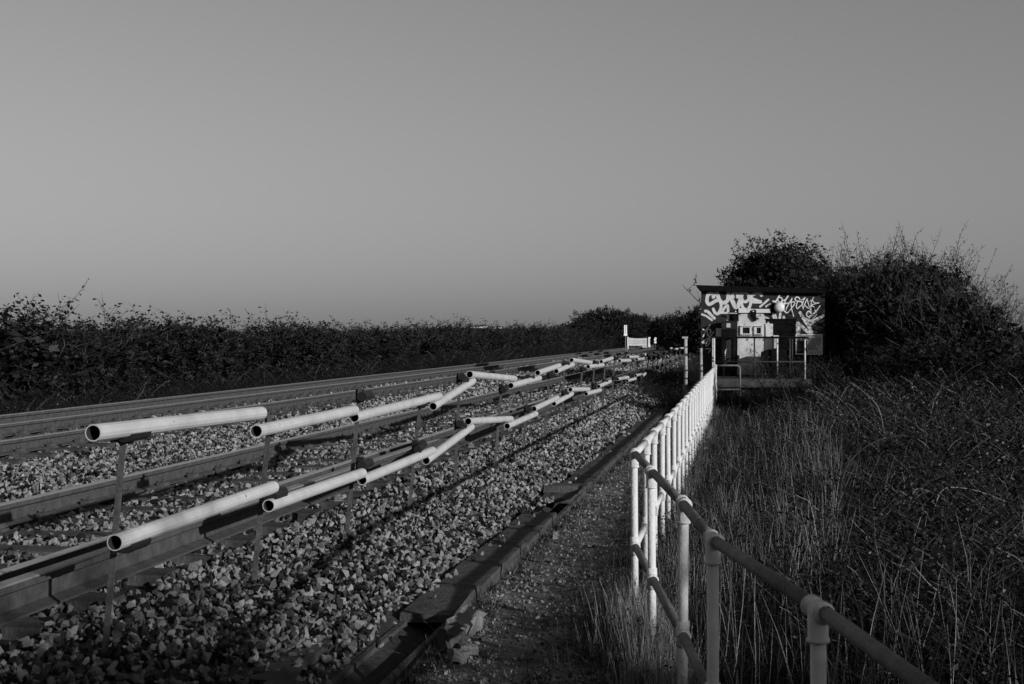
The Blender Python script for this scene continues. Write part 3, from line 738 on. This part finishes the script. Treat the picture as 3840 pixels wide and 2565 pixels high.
# platform and its railing
PY = 35.1
pl = empty("loading_platform", "low concrete platform on piers under the graffiti hut", "platform", (at(2850, HY, PY).x, PY, 0), HUT_RZ * .3)
wP = (3028 - 2640) * PY / FPX
b = MB(); b.box((0, 3.1, PLAT - .10), (wP, 6.2, .20)); b.build("slab", M['dark_concrete'], pl)
for sx in (-.46, -.15, .18, .46):
    b = MB(); b.box((sx * wP, .35, .17), (.3, .35, .64)); b.build("pier", M['dark_concrete'], pl)
rl = empty("platform_railing", "dark pipe railing round the hut platform, paint worn white in places", "railing", (at(2850, HY, PY).x, PY + .08, PLAT))
def rx(px): return (px - 2850) * PY / FPX
def rz_(py): return EYE - (py - HY) * PY / FPX - PLAT
b = MB(); b.tube([(rx(2679), 0, rz_(1265)), (rx(3024), 0, rz_(1266)), (rx(3030), -.12, rz_(1268))], .026, 10); b.build("top_rail", M['rail_dark'], rl, smooth=True)
b = MB(); b.tube([(rx(2679), 0, rz_(1357)), (rx(3022), 0, rz_(1357))], .02, 10); b.build("middle_rail", M['rail_dark'], rl, smooth=True)
for px, m in ((2680, 'white_pipe'), (2831, 'rail_dark'), (2964, 'rail_dark'), (3021, 'dirty_white')):
    b = MB(); b.tube([(rx(px), 0, -.02), (rx(px), 0, rz_(1266))], .021, 10); b.build("post", M[m], rl, smooth=True)
for px, m in ((2702, 'dirty_white'), (2954, 'white_pipe'), (3012, 'rail_dark')):
    b = MB(); b.tube([(rx(px), 1.3, -.02), (rx(px), 1.3, rz_(1266))], .021, 10); b.build("post", M[m], rl, smooth=True)
for x0, x1 in ((2680, 2702), (3021, 3012)):
    for py in (1266, 1357):
        b = MB(); b.tube([(rx(x0), 0, rz_(py)), (rx(x1), 1.3, rz_(py))], .02, 8); b.build("side_rail", M['rail_dark'], rl, smooth=True)

# posts, sign and white gate further along
def post_thing(name, label, px, py0, py1, Y, r, m, cap=True):
    p0 = at(px, py1, Y); p1 = at(px, py0, Y); p0.z = -.2
    e = empty(name, label, "post", (p0.x, p0.y, 0))
    b = MB(); b.tube([(0, 0, -.25), (.005, 0, p1.z * .5), (0, 0, p1.z)], [r, r * 1.02, r * .97], 12); b.build("shaft", M[m], e, smooth=True)
    if cap: b = MB(); b.box((-.02, 0, p1.z + .015), (r * 3.2, r * 2.4, .05)); b.build("cap", M[m], e)
    return e
post_thing("marker_post", "tall peeling white post standing where the path meets the hut", 2571, 1268, 1440, 36.3, .046, 'post_wood')
post_thing("marker_post", "short grey post between the tall peeling post and the hut", 2629, 1306, 1420, 35.8, .036, 'post_wood', False)
YS = 115
e = empty("crossing_sign", "narrow white track sign on a post by the white gate", "sign", (at(2346, HY, YS).x, YS, 0))
sz = lambda py: EYE - (py - HY) * YS / FPX
sw = YS / FPX
b = MB(); b.tube([(0, .05, -.3), (0, .05, sz(1219))], .045, 8); b.tube([(.14, .05, -.3), (.14, .05, sz(1300))], .045, 8); b.build("post", M['concrete_pale'], e)
for dx in (-3.3, 3.0):
    b = MB(); b.box((dx * sw, 0, (sz(1219) + sz(1253)) / 2), (4.6 * sw, .03, sz(1219) - sz(1253))); b.build("panel", M['white_wood'], e)
b = MB(); b.box((0, -.01, sz(1256)), (13 * sw, .03, 6 * sw)); b.build("plate", M['white_wood'], e)
gx = at(2396, HY, YS + 4).x
YG = YS + 4; gs = YG / FPX; gz = lambda py: EYE - (py - HY) * YG / FPX
g = empty("white_gate", "white picket gate at the crossing beyond the tube fence", "gate", (gx, YG, 0), -.1)
b = MB()
for py in (1272, 1292): b.box((0, .03, gz(py)), (80 * gs, .03, .06))
b.build("rail", M['white_wood'], g)
b = MB(); b.box((0, 0, 0), (.055, .022, 1)); pk = b.mesh("picket", M['white_wood'])
for i in range(20):
    x = (-40 + i * 4.2) * gs; t_ = gz(1266 + 3 * math.sin(i / 19 * math.pi)); bo_ = gz(1303 if i > 12 else 1297)
    inst(pk, "picket", g, (x, 0, (t_ + bo_) / 2), (0, 0, 0), (1, 1, t_ - bo_))
b = MB(); b.box((39 * gs, 0, gz(1278) - .1), (8 * gs, .2, 27 * gs + .2)); b.build("gate_post", M['white_wood'], g)
b = MB(); b.box((-41 * gs, 0, gz(1290)), (.1, .12, gz(1263) - gz(1317))); b.build("gate_post", M['white_wood'], g)
e = empty("crossing_marker", "white rectangular marker board right of the picket gate", "marker board", (at(2455, HY, YG).x, YG - .5, 0))
b = MB(); b.box((0, 0, gz(1276)), (8 * gs, .04, 22 * gs)); b.build("board", M['white_wood'], e)
b = MB(); b.tube([(0, .05, -.3), (0, .05, gz(1268))], .04, 8); b.build("post", M['bark'], e)

# distant houses on the hill
b = MB(); b.box((0, 0, 2.6), (9, 7, 5.2)); hw_me = b.mesh("wall", M['white_wood'])
b = MB(); b.prism([(-4.9, 5.2), (4.9, 5.2), (0, 8.2)], -3.8, 3.8, lambda u, v, d: Vector((u, d, v))); hr_me = b.mesh("roof", M['concrete'])
hr = random.Random(6)
for px, dy in ((1772, 0), (1781, 4), (1793, 3), (1799, 2), (1806, 4), (1817, 4), (1845, 0), (1866, 0), (1872, 1)):
    p = at(px, 1228 - dy, 2640)
    e = empty("distant_house", "tiny white house far off on the skyline hill", "house", (p.x, 2640, p.z - 5.0), hr.uniform(-.6, .6), "white houses far off on the skyline")
    s_ = hr.uniform(.75, 1.1); e.scale = (s_, s_, s_)
    inst(hw_me, "wall", e); inst(hr_me, "roof", e)

# ------------------------------------------------------------------ plants
def rand_dir(r, up=0.0):
    v = r.normal(size=3); v[2] += up; return v / (np.linalg.norm(v) + 1e-9)
def wander(r, p, d, length, nseg, wob, lift=0.0):
    P = [np.array(p, float)]; d = np.array(d, float)
    for i in range(nseg):
        d = d + r.normal(size=3) * wob; d[2] += lift; d /= np.linalg.norm(d)
        P.append(P[-1] + d * length / nseg)
    return np.array(P)
def leaf_quads(b, P, size, r, mi=0, flat=0.0):
    n = len(P)
    if n == 0: return
    A = r.normal(size=(n, 3)); A[:, 2] *= (1 - flat); A /= np.linalg.norm(A, axis=1, keepdims=True)
    B = r.normal(size=(n, 3)); B -= A * (A * B).sum(1, keepdims=True); B /= np.linalg.norm(B, axis=1, keepdims=True)
    sz = size * (.6 + .8 * r.random((n, 1)))
    V = np.stack([P - A * sz, P + B * sz * .55, P + A * sz, P - B * sz * .55], axis=1).reshape(-1, 3)
    F = np.arange(4 * n).reshape(n, 4)
    b.add(V, F, mi)
def bush_meshes(seed, h, w, stems, subs, twigs, leaves, leaf, lmat='leaf', spiky=1.0, trunk_r=.05, depth=None, fill=2500, shoots=40, boxy=False, low=0.0, core=.10):
    """a thicket: stems from the ground, side branches, twigs and leaves, filled out with leafy sprays; returns trunk mesh, crown mesh"""
    r = np.random.default_rng(seed); T = MB(); C = MB(); LP = []; BP = []
    depth = depth or w
    nph = r.uniform(0, 6.28, 6)
    def surf(u):
        az = math.atan2(u[1], u[0])
        return .86 + .10 * math.sin(3 * az + nph[0]) * (1 - abs(u[2])) + .09 * math.sin(5 * az + nph[1] + 4 * u[2]) + .08 * math.sin(7 * u[2] * 2 + nph[2] + 2 * az)
    def vol():
        while True:
            u = r.normal(size=3); u /= np.linalg.norm(u)
            rho = r.random() ** .42 * surf(u)
            if boxy: u = np.sign(u) * np.abs(u) ** .62
            p = u * rho * np.array((w * .5, depth * .5, h * (1 - low) * .5)); p[2] += h * (low + (1 - low) * .5)
            if p[2] > .02: return p, u, rho
    for i in range(stems):
        p, u, rho = vol()
        base = np.array((p[0] * .45, p[1] * .45, -.15)); out = p - base; L_ = np.linalg.norm(out)
        S = wander(r, base, out / L_ + np.array((0, 0, .25)), L_, 7, .10, .0)
        T.tube(S, np.linspace(trunk_r * r.uniform(.5, 1.1), .007, len(S)), 5, caps=False)
        for k in range(subs):
            t = r.uniform(.2, 1.0); j = min(int(t * 7), 6); q = S[j] + (S[j + 1] - S[j]) * (t * 7 - j)
            Q = wander(r, q, rand_dir(r, .45), h * r.uniform(.08, .2) * (1.25 - t * .5), 4, .22, .03)
            C.tube(Q, np.linspace(.010, .004, len(Q)), 3, caps=False)
            for m_ in range(twigs):
                j2 = r.integers(0, 4); W = wander(r, Q[j2], rand_dir(r, .35), r.uniform(.12, .4) * spiky, 3, .25)
                C.tube(W, [.0045, .004, .0035, .0025], 3, caps=False)
                for _ in range(r.integers(0, leaves + 1)):
                    j3 = r.integers(0, 3); LP.append(W[j3] + (W[j3 + 1] - W[j3]) * r.random() + r.normal(size=3) * leaf * .6)
    for i in range(fill):
        p, u, rho = vol()
        d = u + r.normal(size=3) * .7 + np.array((0, 0, .3))
        W = wander(r, p, d / np.linalg.norm(d), r.uniform(.12, .38) * spiky, 3, .25)
        C.tube(W, [.006, .005, .004, .0025], 3, caps=False)
        for _ in range(leaves):
            j3 = r.integers(0, 3); LP.append(W[j3] + (W[j3 + 1] - W[j3]) * r.random() + r.normal(size=3) * leaf * 1.0)
        if rho < .72:
            for _ in range(3): BP.append(p + r.normal(size=3) * .12)
    for i in range(shoots):
        p, u, rho = vol()
        while rho < .62 or u[2] < .1: p, u, rho = vol()
        d = np.array((u[0] * .6, u[1] * .6, .9)) + r.normal(size=3) * .25
        W = wander(r, p, d / np.linalg.norm(d), r.uniform(.35, .95) * spiky, 5, .14)
        C.tube(W, np.linspace(.009, .003, 6), 3, caps=False)
        for j in range(1, 5):
            for q in range(2):
                tw = wander(r, W[j], rand_dir(r, .3), r.uniform(.06, .16), 2, .2); C.tube(tw, [.004, .003, .002], 3, caps=False)
                LP.append(tw[-1] + r.normal(size=3) * .01)
    leaf_quads(C, np.array(LP), leaf, r, 1)
    if BP: leaf_quads(C, np.array(BP), core, r, 1)
    return T.mesh("trunk", M['bark'], True), C.mesh("crown", [M['twig'], M[lmat]])
def plant(name, label, cat, meshes, loc, rz=0.0, sc=1.0, group=None):
    e = empty(name, label, cat, loc, rz, group); e.scale = (sc, sc, sc) if np.isscalar(sc) else sc
    inst(meshes[0], "trunk", e); inst(meshes[1], "crown", e); return e

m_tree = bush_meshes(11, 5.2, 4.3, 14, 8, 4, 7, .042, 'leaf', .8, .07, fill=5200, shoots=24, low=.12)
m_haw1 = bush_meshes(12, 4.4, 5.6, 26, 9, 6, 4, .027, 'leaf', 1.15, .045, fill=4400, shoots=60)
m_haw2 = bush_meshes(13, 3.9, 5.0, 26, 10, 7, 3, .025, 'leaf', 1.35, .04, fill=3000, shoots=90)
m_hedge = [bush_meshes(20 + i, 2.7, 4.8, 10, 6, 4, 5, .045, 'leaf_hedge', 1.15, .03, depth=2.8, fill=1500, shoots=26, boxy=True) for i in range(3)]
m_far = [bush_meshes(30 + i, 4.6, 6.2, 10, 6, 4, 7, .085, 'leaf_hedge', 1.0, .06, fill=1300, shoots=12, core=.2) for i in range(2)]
p = at(2930, HY, 46)
plant("leafy_tree", "dense dark tree rising behind the graffiti hut roof", "tree", m_tree, (p.x, 46, 0), .4, (1.08, 1.08, .97))
plant("hawthorn_bush", "broad tangled bush filling the space right of the hut", "bush", m_haw1, (at(3290, HY, 41).x, 41, 0), 0.3, 1.0)
plant("hawthorn_bush", "highest spiky bush at the middle of the right thicket", "bush", m_haw1, (at(3420, HY, 37.5).x, 37.5, 0), 2.2, (.86, .9, .96))
plant("hawthorn_bush", "open twiggy bush at the right edge of the thicket", "bush", m_haw2, (at(3570, HY, 35.5).x, 35.5, -.1), 1.1, (.80, .9, .82))
plant("hawthorn_bush", "bush beside the thicket just past its right end", "bush", m_haw2, (13.2, 31.6, 0), 5.2, (.9, .9, .56))
plant("hawthorn_bush", "unseen bush added right of the bramble patch to shade the path end", "bush", m_haw1, (11.9, 24.0, 0), 1.0, (.95, .95, .98))  # added outside the frame; casts shade on the path end and hut base
plant("hawthorn_bush", "dark bush between the hut's right wall and the tall thicket", "bush", m_haw2, (at(3180, HY, 43).x, 43, 0), 4.0, .95)
plant("hawthorn_bush", "low dense bush in front of the right thicket", "bush", m_hedge[0], (at(3560, HY, 31).x, 31, -.3), 4.0, (1.0, 1.0, .72))
plant("hawthorn_bush", "low bush beside the platform's right end", "bush", m_hedge[1], (at(3270, HY, 35.6).x, 35.6, -.3), 2.0, (.5, .5, .62))
# the trees that shade the near end of the handrail stand outside the frame, right of and behind the photographer
plant("hawthorn_bush", "tree overhanging the field behind the photographer", "bush", m_haw1, (8.9, -4.15, 0), .8, (1.25, 1.25, 1.2))
plant("hawthorn_bush", "bush beside the field gate behind the photographer", "bush", m_haw1, (6.2, -6.8, 0), 3.6, (1.1, 1.1, 1.2))

plant("hawthorn_bush", "unseen bush added behind the camera by the path to block sky light", "bush", m_haw1, (2.6, -6.4, 0), 1.7, (1.0, 1.0, 1.15))  # added out of view to cut sky light on the near posts
plant("hawthorn_bush", "unseen bush added behind the camera on the track side to block sky light", "bush", m_haw1, (-1.6, -6.8, 0), 4.4, (.9, .9, 1.1))  # second unseen bush, also added to block sky behind the camera
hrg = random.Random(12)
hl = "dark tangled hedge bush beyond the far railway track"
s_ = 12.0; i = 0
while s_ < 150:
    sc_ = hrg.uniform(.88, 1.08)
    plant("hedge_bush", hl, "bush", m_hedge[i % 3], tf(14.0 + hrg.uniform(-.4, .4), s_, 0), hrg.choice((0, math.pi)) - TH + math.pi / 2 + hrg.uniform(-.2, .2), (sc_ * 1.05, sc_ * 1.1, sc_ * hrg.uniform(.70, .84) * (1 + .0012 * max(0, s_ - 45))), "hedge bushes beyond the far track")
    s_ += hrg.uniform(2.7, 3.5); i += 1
fl_ = "distant dark tree where the hedge meets the skyline"
for px, py, Y in ((2200, 1188, 125), (2240, 1158, 130), (2275, 1150, 135), (2310, 1156, 140), (2345, 1168, 145), (2380, 1178, 150), (2415, 1186, 160), (2450, 1194, 165), (2490, 1204, 175), (2530, 1202, 180), (2160, 1206, 120)):
    hgt = EYE + (HY - py) * Y / FPX
    plant("distant_tree", fl_, "tree", m_far[hrg.randrange(2)], (at(px, HY, Y).x, Y, 0), hrg.uniform(0, 6), (1.0, 1.0, hgt / 4.5), "distant trees along the hedge line")
for px, py, Y, lab in ((2556, 1172, 95, "rounded tree left of the hut, nearer the railway"), (2600, 1156, 88, "taller rounded tree immediately left of the hut wall")):
    hgt = EYE + (HY - py) * Y / FPX
    plant("rounded_tree", lab, "tree", m_far[1], (at(px, HY, Y).x, Y, 0), hrg.uniform(0, 6), (.62, .62, hgt / 4.5))
for px, Y in ((2660, 80), (2510, 130)):
    plant("distant_tree", fl_, "tree", m_far[0], (at(px, HY, Y).x, Y, 0), hrg.uniform(0, 6), (.8, .8, .8), "distant trees along the hedge line")

# tufts of grass, stalks and bramble leaves (uncountable ground cover)
def tuft(seed, n, h0, h1, spread, w, m, lean=.25, curl=.25):
    r = np.random.default_rng(seed); b = MB()
    for i in range(n):
        p = np.array((r.normal() * spread, r.normal() * spread, -.04)); h = r.uniform(h0, h1)
        d = np.array((r.normal() * lean, r.normal() * lean, 1.0)); d /= np.linalg.norm(d)
        a = r.random() * 6.283; side = np.array((math.cos(a), math.sin(a), 0)); bend = np.array((r.normal(), r.normal(), -.35)) * curl
        V = []
        for t in (0, .35, .7, 1.0):
            c = p + d * h * t + bend * h * t * t; ww = w * (1 - t) ** .7 * .5 + .0004
            V += [c - side * ww, c + side * ww]
        b.add(V, [(0, 1, 3, 2), (2, 3, 5, 4), (4, 5, 7, 6)])
    return b.mesh("tuft", m)
def leafy(seed, n, h, spread, leaf, m):
    r = np.random.default_rng(seed); b = MB(); LP = []
    for i in range(5):
        a = r.random() * 6.283
        W = wander(r, (r.normal() * .05, r.normal() * .05, 0), (math.cos(a) * .6, math.sin(a) * .6, 1.0), h * r.uniform(.8, 1.5), 8, .10, -.11)
        b.tube(W, np.linspace(.0020, .0010, len(W)), 3, caps=False, mi=2 if i else 0)
        for _ in range(n // 5):
            j = r.integers(1, 8); LP.append(W[j] + (W[j + 1] - W[j]) * r.random() + r.normal(size=3) * leaf * 1.1)
    leaf_quads(b, np.array(LP), leaf, r, 1, .5)
    return b.mesh("leafy_tuft", [M['cane'], m, M['twig']])
gv = [tuft(50 + i, 40, .25, .60, .10, .0045, M['grass'], .16, .25) for i in range(4)]
sv = [tuft(60 + i, 7, .30, .74, .10, .0036, M['straw'], .10, .14) for i in range(4)]
tv = [tuft(70 + i, 4, .6, .95, .12, .0042, M['straw'], .30, .2) for i in range(3)]
lv = [leafy(80 + i, 120, .5, .3, .014, M['bramble_leaf']) for i in range(4)]
short = [tuft(90 + i, 22, .06, .20, .05, .004, M['grass'], .35, .4) for i in range(3)] + [tuft(95 + i, 10, .08, .24, .05, .0035, M['straw'], .4, .4) for i in range(2)]

def field_points(n, rngn, y0=2.4, y1=44, pw=1.6):
    Y = y0 + (y1 - y0) * rngn.random(n) ** pw
    xl_ = np.where(Y < 8.55, .80, .80 + .1635 * (Y - 8.55)) + .02
    X = xl_ + (.37 * Y + 2.0 - xl_) * rngn.random(n)
    k = X > xl_ + .03
    # keep the hut platform clear
    k &= ~((Y > 34.2) & (X > 4.7) & (X < 8.3))
    return X[k], Y[k]
def to_ls(X, Y): return -(X * CS - Y * SN), X * SN + Y * CS
gr = np.random.default_rng(77)
X, Y = field_points(17000, gr)
l, s = to_ls(X, Y); n = len(X)
zone = fbm(X * .35 + 5, Y * .22, 41)
kind_r = gr.random(n)
bramble = np.clip((X / Y - .14) * 7, 0, 1) * .70 + .10 + np.clip((zone - .52) * 2.2, 0, .35)
idx = np.where(kind_r < bramble, 8 + gr.integers(0, 4, n), np.where(gr.random(n) < .90 - .45 * np.clip((fbm(X * .5, Y * .3 + 9, 47) - .45) * 4, 0, 1) * np.clip(1.6 - (X / Y - .1) * 9, .15, 1), gr.integers(0, 4, n), 4 + gr.integers(0, 4, n)))
near_f = .50 + .50 * np.clip((X - .74 - .1635 * np.maximum(Y - 8.55, 0)) / 2.0, 0, 1)
sc = None
stalk = gr.random(n) < .055 * (near_f > .7)
idx = np.where(stalk, 12 + gr.integers(0, 3, n), idx)
sc = near_f * gr.uniform(.55, 1.2, n) * (0.40 + 1.05 * fbm(X * .55 + 3, Y * .40, 43))
sc = np.where((idx >= 8) & (idx < 12) & (Y < 9), sc * .8, sc)
sc = np.where((idx >= 8) & (idx < 12), sc * (1.1 + .75 * np.clip((Y - 11) / 16, 0, 1) * np.clip((X / Y - .17) * 8, 0, 1)), sc)
rot = np.stack([gr.normal(0, .07, n), gr.normal(0, .07, n), gr.uniform(0, 6.28, n)], -1)
scatter("field_undergrowth", np.stack([X, Y, field_z(l, s) - .02], -1), rot, sc, idx, gv + sv + lv + tv)
# pale upright grass: sunlight put into the handrail corner patch's colour; pale stalks mid-field
pv = [tuft(120 + i, 16, .22, .52, .06, .0034, M['pale_straw'], .09, .10) for i in range(3)] + [tuft(125 + i, 5, .45, .85, .10, .0036, M['pale_straw'], .09, .12) for i in range(3)]
n = 420; Y1 = gr.uniform(5.6, 8.4, n); X1 = .74 - np.abs(gr.normal(0, .11, n)) + .06
n2 = 1500; Y2 = 8.5 + 20 * gr.random(n2) ** 1.3; X2 = np.maximum(Y2 * (.105 + .13 * gr.random(n2) ** 1.5), .80 + .1635 * np.maximum(Y2 - 8.55, 0) + .06)
k2 = fbm(X2 * .8, Y2 * .35, 51) > .42; X2, Y2 = X2[k2], Y2[k2]
n3 = 120; Y3 = gr.uniform(3.4, 7.5, n3); X3 = .92 + (.37 * Y3 - .7) * gr.random(n3)
X = np.concatenate([X1, X2, X3]); Y = np.concatenate([Y1, Y2, Y3]); n = len(X)
idx = np.concatenate([gr.integers(0, 3, len(X1)), 3 + gr.integers(0, 3, len(X2)), 3 + gr.integers(0, 3, len(X3))])
scatter("dead_grass", np.stack([X, Y, np.full(n, -.02)], -1), np.stack([gr.normal(0, .06, n), gr.normal(0, .06, n), gr.uniform(0, 6.28, n)], -1), gr.uniform(.6, 1.1, n) * np.where((Y > 8.4), .45 + .55 * np.clip((X - .74 - .1635 * np.maximum(Y - 8.55, 0)) / 1.6, 0, 1), np.where(X < .95, .75, 1.0)), idx, pv)
# grass fringe at the foot of the handrail, path side
n = 2600
s = 5.2 + 28 * gr.random(n) ** 1.5; l = .60 - np.abs(gr.normal(0, .16, n)) * 1.0 + .10
l = .62 + np.abs(gr.normal(0, .17, n)); l = np.where(gr.random(n) < .5, l, .62 - gr.random(n) * .3)
X, Y = tfn(l, s); near_ = Y < 8.5
X = np.where(near_, .70 - np.abs(gr.normal(0, .17, n)) + .05, X)
idx = np.where(gr.random(n) < .3, gr.integers(0, 4, n), 4 + gr.integers(0, 4, n)); sc = gr.uniform(.14, .42, n)
scatter("fence_grass", np.stack([X, Y, np.full(n, -.02)], -1), np.stack([gr.normal(0, .12, n), gr.normal(0, .12, n), gr.uniform(0, 6.28, n)], -1), sc, idx, gv + sv)
n = 900
s = 6.5 + 27 * gr.random(n) ** 1.1; l = .60 - gr.random(n) * .30; X, Y = tfn(l, s); X = np.where(Y < 8.5, .76 + gr.random(n) * .3, X)
scatter("fence_weeds", np.stack([X, Y, np.full(n, -.02)], -1), np.stack([gr.normal(0, .1, n), gr.normal(0, .1, n), gr.uniform(0, 6.28, n)], -1), gr.uniform(.3, .65, n), np.where(gr.random(n) < .55, 8 + gr.integers(0, 4, n), gr.integers(0, 7, n)), gv + sv + lv)
n = 200
X = 5.6 + 2.7 * gr.random(n) ** .55; Y = 35.0 + 1.5 * gr.random(n); Z = np.where(gr.random(n) < .5, PLAT, .05); Y = np.where(Z < .3, 34.6 + .3 * gr.random(n), Y)
scatter("platform_brambles", np.stack([X, Y, Z], -1), np.stack([gr.normal(0, .2, n), gr.normal(0, .2, n), gr.uniform(0, 6.28, n)], -1), gr.uniform(.6, 1.2, n), gr.integers(0, 4, n), lv)
# small weeds on the path and along the trough edge
n = 900
s = 5.2 + 30 * gr.random(n) ** 1.5
l = np.where(gr.random(n) < .45, 1.75 - np.abs(gr.normal(0, .05, n)), .55 + 1.0 * gr.random(n) ** 1.8)
X, Y = tfn(l, s)
scatter("path_weeds", np.stack([X, Y, path_z(l, s)], -1), np.stack([gr.normal(0, .2, n), gr.normal(0, .2, n), gr.uniform(0, 6.28, n)], -1), gr.uniform(.5, 1.1, n), gr.integers(0, 5, n), short)
# grass between the far track and the hedge
n = 3800
s = 12 + 110 * gr.random(n) ** 1.4; l = gr.uniform(11.2, 14.0, n); X, Y = tfn(l, s)
scatter("verge_grass", np.stack([X, Y, np.full(n, -.03)], -1), np.stack([gr.normal(0, .1, n), gr.normal(0, .1, n), gr.uniform(0, 6.28, n)], -1), gr.uniform(.7, 1.3, n) * (1 + s / 80), np.where(gr.random(n) < .75, gr.integers(0, 4, n), 8 + gr.integers(0, 4, n)), gv + sv + lv)

# weeds spreading over the ballast edge towards the hut
n = 2600
s = 31 + 60 * gr.random(n); l = gr.uniform(.1, 2.75, n) - np.clip((36 - s) * .25, 0, 1.2); X, Y = tfn(l, s)
k = l > -.1
scatter("trackside_weeds", np.stack([X, Y, np.interp(l, [0, 2, 2.8], [0, 0, .18])], -1)[k], np.stack([gr.normal(0, .1, n), gr.normal(0, .1, n), gr.uniform(0, 6.28, n)], -1)[k], gr.uniform(.5, 1.2, n)[k], np.where(gr.random(n) < .5, gr.integers(0, 4, n), 8 + gr.integers(0, 4, n))[k], gv + sv + lv)

# single arching bramble canes that stand out of the field
def cane_thing(label, pts, Y, r0=.004, leafn=10, seed=1):
    r = np.random.default_rng(seed)
    P = [at(x, y, Y + dy) for x, y, dy in pts]
    P3 = []
    for i in range(len(P) - 1):
        for k in range(5): P3.append(P[i].lerp(P[i + 1], k / 5))
    P3.append(P[-1])
    base = Vector((P[0].x, P[0].y, 0)); P3 = [Vector((base.x, base.y, -.05))] + P3
    A = np.array([tuple(p - base) for p in P3]); A[1:] += r.normal(size=(len(A) - 1, 3)) * .02
    for _ in range(9): A[1:-1] = (A[:-2] + 2 * A[1:-1] + A[2:]) / 4
    e = empty("bramble_cane", label, "bramble", base)
    b = MB(); b.tube(A, np.linspace(r0, r0 * .5, len(A)), 5); b.build("cane", M['cane'], e)
    b = MB(); j = r.integers(2, len(A), leafn); leaf_quads(b, A[j] + r.normal(size=(leafn, 3)) * .03, .03, r, 0, .4); b.build("leaves", M['bramble_leaf'], e)
cane_thing("long arching bare cane curving over the middle of the field", [(3150,1850,0),(3160,1790,0),(3210,1690,.2),(3290,1645,.4),(3400,1625,.6)], 11, .0045, 6, 1)
cane_thing("thin straight stalk leaning up before the hut platform", [(2985,1575,0),(2960,1510,0),(2925,1432,0)], 19, .006, 3, 2)
cane_thing("straight cane crossing the bramble patch right of the platform", [(3330,1540,0),(3270,1500,.2),(3200,1440,.4)], 18, .006, 4, 3)
cane_thing("long cane leaning left over the brambles", [(3250,1590,0),(3180,1530,.2),(3120,1460,.4)], 17, .006, 5, 4)
cane_thing("pale forked cane rising near the handrail in the foreground", [(2738,2530,0),(2790,2420,.1),(2850,2300,.2)], 5.6, .003, 0, 5)
cane_thing("drooping cane at the right side of the field", [(3480,1825,0),(3560,1825,.2),(3680,1840,.3),(3780,1900,.4)], 11, .0045, 7, 6)
cane_thing("thin cane slanting down across the right of the field", [(3390,1790,0),(3460,1830,.1),(3550,1850,.2)], 11, .004, 2, 7)
cane_thing("short pale cane at the lower right corner of the field", [(3690,2470,0),(3730,2440,.1),(3765,2405,.2)], 6.2, .0035, 1, 8)
